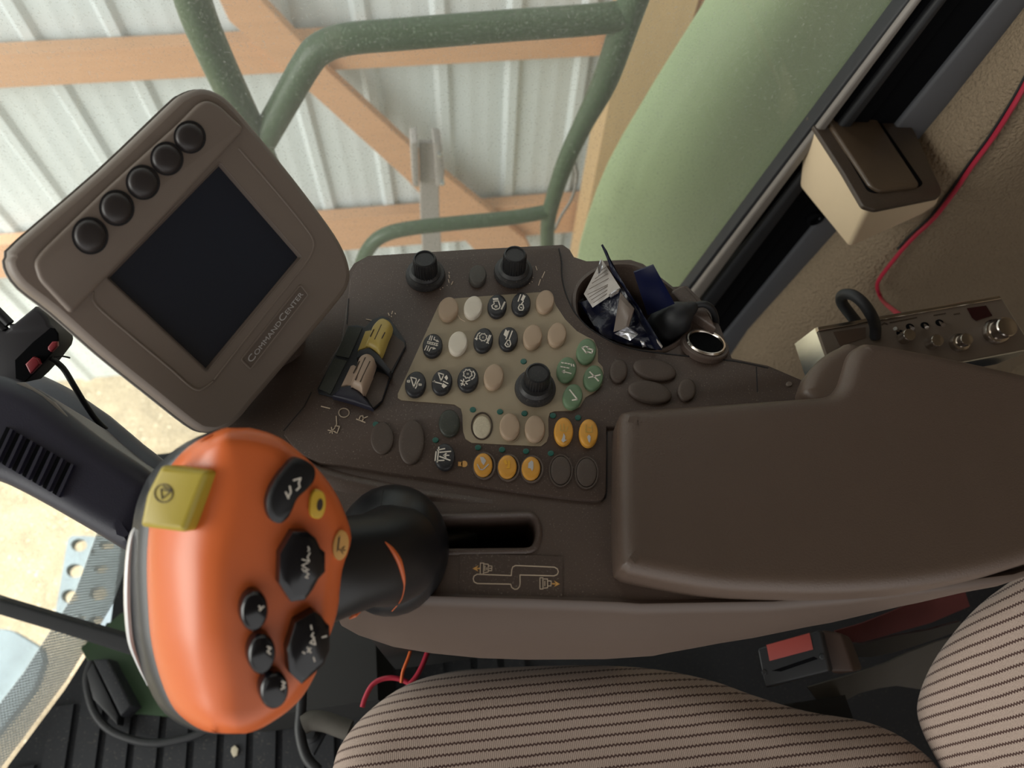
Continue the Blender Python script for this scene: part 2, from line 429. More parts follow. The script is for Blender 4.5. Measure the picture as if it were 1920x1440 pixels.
def box_vf(c, s, R_=None):
    c = Vector(c); V = []
    for i in (-1, 1):
        for j in (-1, 1):
            for k in (-1, 1):
                v = Vector((i * s[0] / 2, j * s[1] / 2, k * s[2] / 2)); V.append(c + (R_ @ v if R_ else v))
    return V, [(0, 1, 3, 2), (4, 6, 7, 5), (0, 4, 5, 1), (2, 3, 7, 6), (0, 2, 6, 4), (1, 5, 7, 3)]
def merge(*vf):
    V = []; F = []
    for v, f in vf: k = len(V); V += v; F += [tuple(i + k for i in q) for q in f]
    return V, F
def box(name, lo, hi, mat, parent=None):
    V, F = box_vf([(a + b) / 2 for a, b in zip(lo, hi)], [abs(b - a) for a, b in zip(lo, hi)]); return mk(name, V, F, mat, parent)
# ================================================================== OUTSIDE THE CAB
GY = 1.94
def sheet_wall():
    V = []; F = []; x = -6.01; prof = []
    while x < 5:
        for dx, d in ((-.032, 0), (-.015, -.017), (.013, -.017), (.03, 0), (.075, 0), (.084, -.0014), (.094, -.0014), (.103, 0), (.137, 0), (.146, -.0014), (.156, -.0014), (.165, 0)): prof.append((x + dx, 2.02 + d))
        x += .2355
    z0, z1 = -1.95, 2.6; n = len(prof)
    for z in (z0, z1): V += [(a, b, z) for a, b in prof]
    for z in (z0, z1): V += [(a, b + .004, z) for a, b in prof]
    for i in range(n - 1): F += [(i, i + 1, n + i + 1, n + i), (2 * n + i, 2 * n + i + 1, 3 * n + i + 1, 3 * n + i)]
    return struct(mk('wall_barn', V, F, 'sheet_white', None, 25))
sheet_wall()
zt1, zb1 = ony(300, 88, GY).z, (ony(300, 158, GY).z + ony(1140, 95, GY).z) / 2
zt2, zb2 = ony(1013, 383, GY).z, ony(640, 470, GY).z
g = box('wall_girt', (-5.5, GY, zb1), (4.5, GY + .055, zt1), 'lumber'); tag(g, 'upper horizontal lumber girt on the white sheet metal wall', 'board', 'wall girts of the barn')
g = box('wall_girt', (-5.5, GY, zb2), (4.5, GY + .055, zt2), 'lumber'); tag(g, 'lower horizontal lumber girt just above the back edge of the console', 'board', 'wall girts of the barn')
VB = Fr((0, GY - .04, 0), (0, -1, 0))
g = solid('diagonal_brace', VB, [(392, -40), (470, -20), (620, 138), (780, 285), (985, 450), (1000, 480), (900, 480), (760, 335), (600, 190), (430, 40)], -.036, 0, 'lumber', None, .002, 1)
tag(g, 'diagonal lumber brace crossing both girts behind the green handrail', 'board')
pl, pr_ = ony(1152, 140, 1.78).x, ony(1270, 140, 1.78).x
g = box('barn_post', (pl, 1.78, -1.95), (pr_, 1.92, 2.5), 'lumber_pale'); tag(g, 'pale square timber post standing beside the green body panel', 'post')
g = box('wall_stud', (pr_ + .05, 1.86, -1.0), (pr_ + .12, 1.93, 2.5), 'lumber'); tag(g, 'narrow lumber stud right of the pale square post', 'board')
gd = mk('ground', [(-9, -5, -1.93), (6, -5, -1.93), (6, 2.6, -1.93), (-9, 2.6, -1.93)], [(0, 1, 2, 3)], 'straw_ground'); struct(gd)

# grey bar with clamp bracket
VR = Fr((0, 1.3, 0), (0, -1, 0))
t = thing('support_bar', 'grey flat bar with a clamp bracket seen through the side window', 'bar', VR.px(803, 470))
solid('bar', VR, [(786, 268), (822, 268), (824, 400), (828, 470), (832, 560), (796, 560), (792, 470), (788, 400)], -.012, 0, 'metal_grey', t, .002, 1)
solid('clamp_bracket', VR, rnd([(770, 268), (784, 266), (786, 352), (774, 350)], 4), -.03, .02, 'metal_grey', t, .003, 2)
solid('clamp_bracket', VR, rnd([(812, 266), (828, 270), (834, 325), (828, 350), (818, 350)], 4), -.03, .02, 'metal_grey', t, .003, 2)
lathe('bolt', VR, *VR.l(823, 276), [(.006, 0), (.006, .028), (.003, .03)], 'chrome', t, 12); lathe('bolt', VR, *VR.l(828, 330), [(.006, 0), (.006, .028), (.003, .03)], 'chrome', t, 12)

# handrail
RY = .98
R1 = lambda *p: [ony(a, b, RY) for a, b in p]
t = thing('handrail', 'dusty green tubular handrail outside the side window', 'handrail', ony(1028, 470, RY))
tube('rail_tube', R1((345, -60), (372, 30), (415, 130), (480, 270), (540, 420), (600, 560)), .0255, 'rail_green', t, 16, 4)
tube('rail_tube', R1((487, 275), (535, 190), (574, 122), (600, 92), (650, 74), (760, 64), (960, 48), (1100, 38), (1185, 28)), .0225, 'rail_green', t, 16, 5)
tube('rail_tube', R1((1205, -50), (1180, 20), (1135, 150), (1095, 230), (1062, 300), (1038, 370), (1027, 420), (1026, 480), (1024, 560), (1015, 800)), [.024, .0235, .022, .018, .017, .016, .0155, .015, .015, .015], 'rail_green', t, 16, 5)
tube('rail_tube', R1((1030, 396), (960, 408), (860, 418), (770, 428), (722, 440), (694, 462), (676, 500), (662, 560), (660, 760)), .0148, 'rail_green', t, 14, 5)
w = tube('grey_cable', [ony(a, b, 1.05) for a, b in ((1142, 92), (1118, 160), (1088, 230), (1076, 290), (1082, 330), (1072, 372), (1052, 405), (1040, 430))], .0035, 'metal_grey', None, 8, 5)
tag(w, 'thin grey cable dangling beside the right upright of the green handrail', 'cable')

# green body panel
rows = []
for y in np.linspace(-140, 760, 19):
    L_ = np.interp(y, [-140, 0, 157, 291, 380, 466, 760], [1400, 1329, 1230, 1150, 1112, 1087, 1040])
    r = []
    for k in range(14):
        u = k / 13; x = L_ + u * 620; dy = 1.13 - .12 * math.sin(min(1, u * 3.2) * math.pi / 2) + .02 * max(0, u - .4)
        r.append(ony(x, y, dy))
    rows.append(r)
t = grid('body_panel', rows, 'panel_green', None, .01, (0, 1, 0)); tag(t, 'light green curved body panel outside beside the window pillar', 'panel')

# ground plates seen through the windshield
ZP = Fr((0, 0, -1.2), (0, 0, 1))
hl = lambda pts: pts
t = holed('step_plate', ZP, rnd([(128, 1003), (250, 1010), (330, 1110), (300, 1180), (225, 1182), (100, 1170)], 14), [ell(148, 1022, 30, 24), ell(140, 1070, 32, 26), ell(130, 1118, 30, 26), ell(184, 1112, 34, 28), ell(188, 1066, 26, 16), ell(200, 1022, 30, 18), ell(174, 1034, 10, 10), ell(152, 1158, 14, 10), ell(180, 1162, 26, 16), ell(232, 1108, 22, 26)], -.03, 0, 'step_plate')
tag(t, 'grey steel plate with round holes lying outside below the windshield', 'plate')
t = solid('steel_plate', ZP, rnd([(-200, 1165), (20, 1180), (78, 1215), (82, 1240), (64, 1290), (-40, 1420), (-300, 1500)], 12), -.03, 0, 'step_plate', None, .003, 1)
tag(t, 'plain grey steel plate outside at the lower left corner', 'plate')

# ================================================================== CAB SHELL
struct(box('floor', (-.58, -1.0, -.06), (1.15, .60, 0.0), 'mat_black'))
struct(box('ceiling', (-1.0, -1.1, 1.72), (1.25, .72, 1.78), 'cab_roof_lining'))
struct(box('wall_rear', (1.15, -1.1, -.06), (1.2, .72, 1.78), 'cloth_tan'))
# side window
def pane(name, P):
    V = [Vector(p) for p in P]; n = (V[1] - V[0]).cross(V[2] - V[0]).normalized() * .005; V2 = V + [v + n for v in V]
    return struct(mk(name, V2, [(0, 1, 2, 3), (7, 6, 5, 4), (0, 1, 5, 4), (1, 2, 6, 5), (2, 3, 7, 6), (3, 0, 4, 7)], 'dusty_glass'))
pane('window_1', [(-.62, .62, -.05), (.50, .62, -.05), (.56, .62, 1.70), (-.80, .62, 1.70)])
# windshield standing on the floor's front edge
fa, fb = onz(-60, 1500, 0), onz(262, 1115, 0)
rows = []
wl = [(-.95, -1.0), (-.86, -.5), (-.80, -.1), (-.72, .1), (-.64, .22), (-.585, .33), (-.56, .45), (-.60, .60)]
rows = [[Vector((x - .25 * z / 1.7, y, z)) for x, y in wl] for z in (0, .4, .8, 1.2, 1.7)]
struct(grid('window_2', rows, 'dusty_glass', None, .005, (-1, 0, 0)))
fr_ = [[Vector((x + .004 - .25 * z / 1.7, y, z)) for x, y in wl] for z in (0.0, .04, .095)]
struct(grid('trim_1', fr_, 'frit_dots', None, .0008, (1, 0, 0)))

# rear right pillar: seals, strips, cloth
PY = .6
VP = Fr((0, PY, 0), (0, -1, 0))
sl = lambda a, b, n: [(a[0] + (b[0] - a[0]) * k / n, a[1] + (b[1] - a[1]) * k / n) for k in range(n + 1)]
def strip(name, l0, l1, r0, r1, h0, h1, mat, bev=.003):
    ex = lambda a, b: (b[0] + (b[0] - a[0]) * .3, b[1] + (b[1] - a[1]) * .3)
    l1, r0 = ex(l0, l1), ex(r1, r0)
    o = solid(name, VP, [l0, l1, r0, r1], h0, h1, mat, None, bev, 3); return struct(o)
strip('trim_2', (1748, -60), (1252, 590), (1278, 590), (1766, -60), -.012, .006, 'black_rubber')
strip('trim_3', (1763, -60), (1266, 590), (1281, 604), (1778, -60), -.01, .012, 'seal_grey', .005)
strip('trim_4', (1780, -60), (1272, 620), (1318, 640), (1850, -60), -.01, .004, 'void_black')
strip('trim_5', (1806, -60), (1300, 590), (1322, 600), (1826, -60), 0, .012, 'black_rubber', .005)
strip('trim_6', (1842, -60), (1308, 640), (1372, 660), (1945, -60), -.01, .0, 'void_black')
strip('trim_7', (1925, -60), (1346, 645), (1400, 660), (2010, -60), -.02, .006, 'strip_bluegrey', .004)
struct(box('trim_8', (.56, .625, -.05), (1.14, .66, 1.71), 'black_rubber'))
# cloth-covered wall right of the pillar
rows = []
for y in np.linspace(-80, 900, 15):
    L_ = np.interp(y, [-80, 20, 240, 640, 700, 900], [1995, 1920, 1745, 1385, 1350, 1250]); r = []
    for k in range(16):
        u = k / 15; x = L_ + u * 900 ; d = .592 - .07 * math.sin(min(1, u * 4.5) * math.pi / 2) + .10 * max(0, u - .25)
        r.append(ony(x, y, d))
    rows.append(r)
WALLR = struct(grid('wall_right', rows, 'cloth_tan', None, .03, (0, 1, 0)))

t = lathe('bolt_recess', VP, *VP.l(1531, 414, .008), [(.012, -.004), (.012, .006), (.009, .008), (.006, .002)], 'void_black', None, 18); tag(t, 'black bolt recess in the window pillar just below the cream box', 'recess')
# ================================================================== CONSOLE
CON = thing('control_console', 'dark brown armrest console full of keys, dials and switches', 'console', (.1, .2, .55))
g5 = zt(640, 740, 3.556); g2 = zt(580, 440, 3.692); g3 = zt(900, 440, 3.31); g8 = zt(480, 560, 4.236)
cup_hole = smooth([(1081, 575), (1084, 545), (1102, 522), (1135, 503), (1180, 500), (1212, 514), (1258, 545), (1284, 580), (1288, 612), (1272, 637), (1240, 655), (1205, 656), (1160, 645), (1112, 621), (1088, 598)], 4)
slot = [(700, 975), (990, 966)] + [(990 + 19 * math.sin(a) , 998 - 32 * math.cos(a)) for a in np.linspace(.2, 3.0, 10)] + [(985, 1031), (700, 1034)]
body = [(652, 512), (664, 494), (690, 480), (880, 468), (1055, 459), (1068, 468), (1076, 482), (1100, 490), (1182, 487), (1206, 495), (1232, 515), (1262, 538), (1288, 536), (1312, 560), (1350, 612), (1372, 672), (1440, 686), (1510, 716), (1545, 750), (1600, 800), (1900, 880), (2040, 900), (2040, 1010), (1900, 1060), (1500, 1120), (1162, 1126), (1000, 1121), (840, 1117), (640, 1112), (610, 1080), (520, 1000), (410, 870), (398, 810), (470, 700), (590, 590), (645, 545)]
holed('console_body', TOP, body, [cup_hole, slot], -.05, 0, 'console_plastic', CON)
# rolled near edge and flank
xs = [618, 650, 720, 800, 900, 1000, 1100, 1160, 1200, 1260, 1340, 1450, 1600, 1760, 1900, 2010]
def crease(x): return np.interp(x, [618, 640, 840, 1000, 1160, 1200, 1500, 1900, 2100], [1098, 1110, 1117, 1121, 1127, 1130, 1125, 1075, 1010])
def lower(x): return np.interp(x, [618, 650, 720, 820, 900, 1000, 1160, 1260, 1420, 1640, 1800, 1900, 2100], [1172, 1190, 1213, 1228, 1234, 1237, 1236, 1230, 1200, 1150, 1100, 1062, 980])
rows = []
for x in xs:
    c, l = crease(x), lower(x); a = onz(x, c - 8, .768); b = onz(x, c + 2, .7735); d = onz(x, c + 12, .772); e = onz(x + (900 - x) * .03, c + 24, .762)
    low = onz(x + (900 - x) * .1, l, .655); r = [a, b, d, e]
    for k in (1, 2, 3, 4, 5, 6): q = e.lerp(low, k / 6); q += Vector((0, -.007, 0)) * math.sin(k / 6 * math.pi); r.append(q)
    r.append(low + Vector((0, .03, -.012))); r.append(low + Vector((0, .09, -.012))); rows.append(r)
grid('side_panel', rows, 'console_flank', CON, sa=60)
# black under-structure
box('base_frame', (-.09, .125, .30), (.16, .28, .69), 'dark_base', CON)
# raised key panel
panel = [(653, 548), (656, 524), (666, 500), (680, 485), (700, 478), (880, 470), (1036, 463), (1048, 466), (1052, 480), (1054, 520), (1062, 553), (1078, 586), (1106, 616), (1150, 642), (1200, 657), (1300, 669), (1376, 677), (1440, 690), (1500, 713), (1502, 736), (1560, 745), (1560, 800), (1138, 800)] + g5([(1770, 300), (1768, 600), (1766, 650), (1752, 690), (1730, 706), (1700, 710), (1500, 690), (1180, 648), (860, 600), (560, 555), (250, 510)]) + [(640, 872), (600, 868), (560, 850), (532, 815), (535, 806), (567, 768), (600, 700), (640, 640)]
solid('key_panel', TOP, panel, -.001, .0035, 'panel', CON, .0012, 2)
P = Fr((0, 0, .7735), (0, 0, 1))
ink('panel_seam', TOP, [g5([(260, 513), (560, 560), (860, 606), (1180, 652), (1500, 695), (1700, 714), (1735, 708), (1760, 686), (1768, 640), (1770, 250)])], 3.2, .0001, 'seam_black', CON)
ink('panel_seam', P, [smooth([(1048, 466), (1053, 490), (1054, 520), (1062, 553), (1078, 586), (1106, 616), (1150, 642), (1200, 657), (1300, 669), (1376, 677), (1440, 690)], 4, False)], 2, 0, 'seam_black', CON)
for l in ([(1418, 688), (1420, 735)], g8([(735, 0), (722, 200)]), g8([(440, 745), (380, 860), (220, 1050)])): ink('panel_seam', P, [l], 1.6, 0, 'seam_black', CON)
# fillet along the lower side of the key panel
rows = []
for x, y0, w_ in ((560, 858, 34), (600, 880, 34), (650, 895, 30), (710, 908, 26), (780, 922, 18), (860, 934, 10), (930, 940, 5)):
    q_ = max(0, (930 - x) / 370) ** .7
    rows.append([onz(x, y0 - 8, .7698), onz(x, y0 - 2, .7699 + .0033 * q_), onz(x, y0 + 5, .7699 + .0043 * q_), onz(x, y0 + w_ * .5, .7699 + .0033 * q_), onz(x, y0 + w_, .7698)])
grid('ridge', rows, 'console_plastic', CON, sa=70)

# khaki membrane
mem = g2([(930, 448), (1120, 432), (1400, 412), (1640, 395)]) + [(1034, 550), (1042, 572), (1060, 599), (1082, 621), (1100, 631), (1113, 637), (1121, 655), (1121, 678), (1130, 688), (1132, 700), (1128, 722), (1115, 735), (1098, 745), (1088, 762), (1072, 770), (1040, 771), (1031, 774), (1028, 785), (1028.5, 817), (1025, 828), (1015, 836), (1000, 836), (940, 833), (884, 830), (873, 823), (868, 808), (867, 778), (864, 766), (852, 758), (790, 753), (752, 750), (746, 746), (746, 738), (760, 708), (790, 642), (822, 573), (826, 566)]
solid('membrane_overlay', P, mem, 0, .0006, 'membrane', CON)
MB = Fr((0, 0, .7741), (0, 0, 1))
def key(c, size, mat, rot=12, fr=MB, h=.0042, parent=CON, name='button', label=None):
    return dome(name, fr, ell(c[0], c[1], size[0], size[1], rot, 30), h, mat, parent, label=label)
IH = .00425
def icon(b, lines, mat='ink_white', w=2.0, h=IH, fr=MB): return ink('icon', fr, lines, w, h, mat, b)
A_ = zt(740, 540, 9.6); B_ = zt(860, 540, 9.6); C_ = zt(740, 660, 9.6); D_ = zt(1030, 620, 6.4); H_ = zt(820, 780, 6.0)
# row 1
key((840.5, 579.5), (37, 45), 'beige_key', 17, label='tan blank button at the top left of the membrane')
key((887, 576.5), (34, 43), 'white_key', 20, label='worn whitish button with chipped paint')
b = key((932, 574), (36, 43), 'black_key', 12, label='black button with gauge symbol')
icon(b, [B_([(630, 240), (715, 232), (745, 330), (725, 375), (665, 390), (610, 365), (595, 320), (640, 285), (630, 240)]), B_([(655, 320), (690, 318), (690, 340), (660, 345), (655, 320)]), B_([(618, 195), (705, 188)]), B_([(622, 210), (712, 204)]), B_([(765, 380), (825, 250)]), B_([(775, 385), (835, 255)])])
b = key((977, 570), (36, 43), 'black_key', 12, label='black button with spanner and flag symbol')
icon(b, [B_([(1115, 120), (1070, 240)]), ['fill', B_([(1160, 120), (1205, 150), (1160, 240), (1118, 215)])], B_([(1100, 300), (1155, 300), (1170, 360), (1150, 400), (1095, 400), (1072, 360), (1100, 300)]), B_([(1165, 240), (1130, 290)]), B_([(1115, 350), (1135, 360)])])
key((1022, 565.5), (34, 43), 'beige_key', 15)
# row 2
b = key((811, 648), (37, 44), 'black_key', 17, label='black button with conveyor arrows symbol')
icon(b, [A_([(650, 860), (620, 940)]), A_([(680, 865), (655, 945)]), A_([(590, 965), (780, 1005)]), A_([(585, 995), (775, 1040)]), A_([(600, 960), (590, 1000)]), A_([(640, 970), (630, 1010)]), A_([(680, 980), (672, 1020)]), A_([(720, 990), (712, 1030)]), A_([(760, 1000), (752, 1045)]), A_([(580, 1035), (540, 1120)]), A_([(615, 1045), (585, 1125)]), A_([(720, 885), (705, 930), (770, 950)]), ['fill', A_([(740, 965), (770, 930), (800, 975)])], A_([(615, 1140), (650, 1075), (710, 1080)]), ['fill', A_([(680, 1110), (700, 1060), (745, 1095)])]], w=1.6)
key((858.4, 643.7), (35, 45), 'white_key', 17)
b = key((906, 638), (36, 46), 'black_key', 17, label='black button with cog and arrow symbol')
gear = lambda cx, cy, r, k=8: [(cx + (r * (1.18 if i % 2 else .92)) * math.cos(i * math.pi / k), cy + (r * (1.18 if i % 2 else .92)) * math.sin(i * math.pi / k)) for i in range(2 * k + 1)]
icon(b, [B_(gear(440, 888, 62)), B_(ell(440, 888, 24, 24, 0, 8) + [(452, 888)]), B_([(385, 805), (345, 835), (320, 900)]), ['fill', B_([(285, 910), (345, 900), (330, 945)])], B_([(580, 855), (535, 960)]), B_([(555, 850), (515, 955)]), B_([(500, 990), (520, 970), (535, 1000)])], w=1.8)
b = key((953, 635.5), (36, 44), 'black_key', 14, label='black button with flag and wrench symbol')
icon(b, [['fill', B_([(845, 745), (895, 790), (850, 880), (808, 840)])], B_([(965, 775), (910, 920)]), B_([(905, 770), (850, 920)]), B_([(880, 940), (920, 945), (935, 1010), (915, 1055), (865, 1060), (832, 1020), (865, 970), (880, 940)]), B_([(880, 1000), (890, 1030)])])
key((998.7, 631.5), (36, 46), 'beige_key', 14); key((1044.5, 627.4), (35, 45), 'beige_key', 14)
# row 3
b = key((779, 720.5), (39, 48), 'black_key', 17, label='black button with cone and chute symbol')
icon(b, [C_([(290, 455), (385, 480), (390, 510), (345, 635), (290, 455)]), C_([(445, 495), (400, 570), (400, 610), (375, 655)]), C_([(230, 515), (270, 515), (265, 545), (230, 540), (230, 515)]), C_([(435, 575), (480, 580), (480, 600), (440, 600), (435, 575)])])
b = key((828.6, 716.3), (38, 48), 'black_key', 17, label='black button with cone, leaf and arrow symbol')
icon(b, [C_([(785, 375), (880, 405), (875, 430), (835, 520), (785, 375)]), ['fill', C_([(935, 415), (960, 470), (935, 515), (895, 460)])], C_([(690, 530), (850, 575)]), ['fill', C_([(680, 530), (725, 508), (730, 552)])], ['fill', C_([(870, 560), (945, 610), (885, 655), (845, 615)])], C_([(875, 525), (960, 570)])])
b = key((877.4, 711.2), (39, 47), 'black_key', 17, label='black button with cog and star symbol')
icon(b, [C_(gear(1315, 395, 72)), C_(ell(1315, 395, 24, 20, 0, 8)), C_([(1415, 345), (1445, 400), (1430, 460), (1385, 495)]), C_([(1190, 510), (1310, 580)]), C_([(1240, 490), (1255, 605)]), C_([(1355, 505), (1190, 575)]), C_([(1200, 600), (1290, 545)])])
key((925.6, 706.5), (37, 48), 'beige_key', 15)
# green group
for c, lns, nm in (((1099.4, 658.4), [D_([(395, 205), (430, 190), (470, 200), (465, 215), (520, 230), (510, 270), (460, 255), (445, 270), (395, 205)])], 'green button with hollow left arrow'),
                   ((1062.2, 693), [D_([(145, 385), (170, 388)]), D_([(185, 390), (210, 393)]), D_([(222, 397), (245, 400)]), D_([(260, 400), (268, 425)]), D_([(288, 405), (295, 430)]), D_([(137, 432), (160, 436)]), D_([(172, 438), (195, 442)]), D_([(208, 445), (235, 450)]), D_([(262, 515), (160, 490)]), D_([(185, 475), (155, 490), (180, 508)])], 'green button with row symbol and small arrow'),
                   ((1112.4, 708.5), [D_([(485, 495), (590, 605)]), D_([(610, 530), (470, 565)])], 'green button with a cross'),
                   ((1073.7, 743.6), [D_([(245, 710), (335, 825), (275, 835)])], 'green button with a tick')):
    b = key(c, (37, 47), 'green_key', 14, label=nm); icon(b, lns, w=2.6 if 'small' not in nm else 2.2)
# lower rows
ring('empty_key_socket', MB, ell(903.5, 798.5, 41, 52, 3), ell(903.5, 798.5, 36, 47, 3), -.0004, .0005, 'dark_ink', CON)
dome('broken_key', MB, ell(903.5, 801, 33, 42, 3), .0012, 'bare_plastic', CON, label='missing button showing rough bare white plastic')
for c in ((955.8, 800), (1002.8, 804)):
    ring('key_socket', MB, ell(c[0] + 1, c[1] + 2, 43, 56), ell(c[0] + 1, c[1] + 2, 38, 51), -.0003, .0004, 'membrane', CON); key(c, (38, 50), 'beige_key', 2)
PB = Fr((0, 0, .7737), (0, 0, 1))
def worn(b, pts): ink('icon', PB, pts, 1.6, .0043, 'ink_grey', b)
b = key((1056.8, 809), (36, 52), 'amber_key', 0, PB, label='amber button right of the membrane, nearer the dial'); worn(b, [['fill', H_([(1420, 195), (1440, 230), (1435, 265), (1455, 270), (1415, 300), (1395, 275), (1410, 240)])]]); ink('icon', PB, [H_([(1385, 95), (1385, 165), (1450, 175), (1465, 120)]), H_([(1420, 90), (1425, 160)])], 1, .0043, 'yellow_cap', b)
b = key((1103.5, 812), (36, 52), 'amber_key', 0, PB, label='amber button nearest to the armrest'); worn(b, [['fill', H_([(1705, 210), (1725, 235), (1722, 275), (1712, 305), (1698, 280), (1685, 235)])]]); ink('icon', PB, [H_([(1670, 100), (1670, 180), (1740, 185), (1735, 105)]), H_([(1700, 130), (1735, 130)])], 1, .0043, 'yellow_cap', b)
am = [((905.8, 872), [['fill', H_([(480, 460), (520, 465), (550, 505), (520, 555), (495, 520)])], H_([(450, 545), (480, 600), (510, 605)]), H_([(520, 600), (575, 545)])], 'ink_grey', 'amber button with worn white marking at the left of its row'),
      ((951.3, 875.5), [['fill', H_([(740, 500), (770, 490), (790, 545), (765, 550)])], ['fill', H_([(790, 500), (820, 505), (815, 590), (770, 590), (795, 560)])]], 'ink_yellow', 'amber button with yellow glove-like marking'),
      ((995.5, 878.3), [['fill', H_([(1025, 530), (1060, 500), (1080, 520), (1080, 590), (1065, 620), (1050, 590), (1020, 585)])]], 'ink_grey', 'amber button with whitish worn oval marking')]
for c, ln, mt, lb in am:
    ring('bezel', PB, ell(c[0] + 2, c[1] + 1, 43, 51, 4), ell(c[0] + 2, c[1] + 1, 37, 45, 4), -.0003, .0014, 'plate_brown', CON)
    b = key(c, (35, 44), 'amber_key', 4, PB, .0036, label=lb); ink('icon', PB, ln, 1.8, .0037, mt, b)
for c in ((1051.4, 882), (1099.8, 886)):
    ring('bezel', PB, ell(*c, 45, 61), ell(*c, 40, 56), -.0003, .0012, 'brown_key', CON); key(c, (39, 54), 'brown_key', 0, PB, .0012)
key((716.5, 821.5), (43, 60), 'brown_key', 0, PB, .0012); key((771.6, 828.6), (48, 84), 'brown_key', 5, PB, .002, label='large dark oval blank key')
key((842.5, 793.4), (40, 51), 'slate_key', 0, PB, .003)
b = key((834, 856.7), (39, 50), 'black_key', 0, PB, label='black button with merging lines symbol')
ink('icon', PB, [g5([(650, 350), (640, 450)]), g5([(640, 370), (690, 360)]), g5([(640, 440), (685, 438)]), g5([(655, 385), (730, 378)]), g5([(655, 412), (725, 438)]), g5([(718, 405), (685, 405)]), g5([(700, 392), (682, 405), (698, 418)]), g5([(632, 380), (625, 440)])], 2.2, .0043, 'ink_white', b)
for c, s, r, h in (((1160, 695), (34, 44), 5, .003), ((1228, 692.5), (83, 38), 13, .0035), ((1219, 735), (84, 40), 13, .0035), ((1288, 731), (34, 42), 5, .003)): key(c, s, 'brown_key', r, PB, h)
key((895.5, 516.5), (33, 38), 'grey_key', 14, PB, .005)
ink('lamp_symbol', PB, [['fill', ell(870.5, 870, 12, 12, 0, 12)], ['fill', [(859, 866), (867, 866), (867, 874), (859, 874)]]], 1, .0001, 'ink_orange', CON)
for i, c in enumerate(((886.6, 768), (937.5, 771.8), (983.4, 775), (981.7, 677.5), (1037, 779), (1083.8, 783), (704.7, 795.4), (816.6, 825), (896.5, 839), (941.5, 843), (986.5, 846), (1032.9, 849.7))):
    on_m = i < 4; dome('indicator_lens', MB if on_m else PB, ell(*c, 12, 10.5, 0, 14), .0005, 'led_lens', CON)
# dials
def dial(base, top, rb, rt, h, lab, fl=.06):
    d = lathe('dial', PB, *PB.l(*base, .004), [(rb, 0), (rb, .002), (rb * .96, .0045), (rb * .8, .0055), (rt * 1.3, .0065), (rt * 1.1, .009)], 'knob_skirt', CON, 40, label=lab)
    a, b_ = PB.l(*top, h); a0, b0 = PB.l(*base, .004); a, b_ = a0 * .35 + a * .65, b0 * .35 + b_ * .65
    lathe('grip', PB, a, b_, [(rt * 1.0, .005), (rt * .97, .010), (rt * .95, h - .002), (rt * .86, h), (rt * .76, h + .0004), (rt * .72, h - .0008), (0.0001, h - .0006)], 'knob_black', d, 56, rt * .9, fl)
dial((797.5, 512), (797, 487), .0158, .0098, .024, 'dial at the far left of the panel with ridged grip')
dial((963, 506), (966, 478), .0158, .0098, .025, 'dial at the far right of the panel with ridged grip')
dial((1004, 725), (1009.5, 697), .0152, .0098, .021, 'large dial set in the membrane beside the green buttons')
# small printed scales
k = zt(780, 460, 6.857); k2 = zt(560, 570, 5.536)
for q_ in [k([(310, 565), (318, 570)]), k([(340, 545), (348, 548)]), k([(398, 515), (404, 518)]), k([(415, 440), (425, 480)]), k([(425, 345), (428, 360)]), k([(422, 380), (430, 420)]), k([(455, 505), (475, 465)])]: ink('scale_mark', PB, [q_], 1.3, .0001, 'ink_cream', CON)
for q_ in [k([(1455, 490), (1465, 492)]), k([(1490, 470), (1498, 474)]), k([(1500, 415), (1508, 418)]), k([(1540, 270), (1556, 320)]), k([(1575, 515), (1600, 440)]), k([(1620, 420), (1655, 340)])]: ink('scale_mark', PB, [q_], 1.3, .0001, 'ink_cream', CON)
for q_ in [k2([(235, 1063), (325, 1085)]), k2(ell(470, 1130, 108, 92, 0, 20) + [(524, 1130)]), k2([(600, 1195), (690, 1230)]), k2([(625, 1205), (640, 1165), (665, 1160), (672, 1190), (660, 1215)]), k2([(668, 1190), (715, 1170)])]: ink('printed_mark', PB, [q_], 1.9, .0001, 'ink_cream', CON)
for q_ in [k2([(390, 1165), (395, 1250), (375, 1280)]), k2([(380, 1265), (425, 1270), (400, 1340), (375, 1330)]), k2([(305, 1310), (380, 1325)]), k2([(340, 1280), (350, 1345)]), k2([(320, 1340), (375, 1290)]), k2([(700, 158), (762, 172)]), k2([(975, 75), (965, 105)]), k2([(960, 125), (965, 135)]), k2([(930, 95), (940, 120)]), k2([(1000, 95), (1005, 105)])]: ink('printed_mark', PB, [q_], 1.5, .0001, 'ink_cream', CON)
ink('scratch_mark', MB, [A_([(1135, 485), (1180, 560), (1265, 605)])], 1.2, .0000, 'ink_cream', CON)
# rocker pair
RK = k2
hs = solid('switch_housing', PB, RK([(860, 120), (940, 140), (1105, 375), (1112, 440), (960, 740), (870, 1000), (780, 1090), (740, 1075), (560, 1010), (330, 955), (205, 920), (190, 880), (280, 700), (370, 530), (450, 380), (510, 225), (600, 215), (690, 235), (760, 160)]), -.001, .002, 'recess_black', CON, .0008, 2)
solid('well_side', PB, RK([(945, 290), (1095, 400), (1100, 440), (955, 705), (800, 560)]), .0015, .0026, 'brown_key', hs)
solid('well_side', PB, RK([(810, 700), (940, 745), (860, 1000), (775, 1075), (690, 950)]), .0015, .0026, 'brown_key', hs)
solid('well_side', PB, RK([(515, 235), (660, 250), (520, 560), (385, 530)]), .0015, .0026, 'slate_key', hs)
solid('well_side', PB, RK([(370, 560), (500, 590), (330, 935), (210, 880)]), .0015, .0026, 'slate_key', hs)
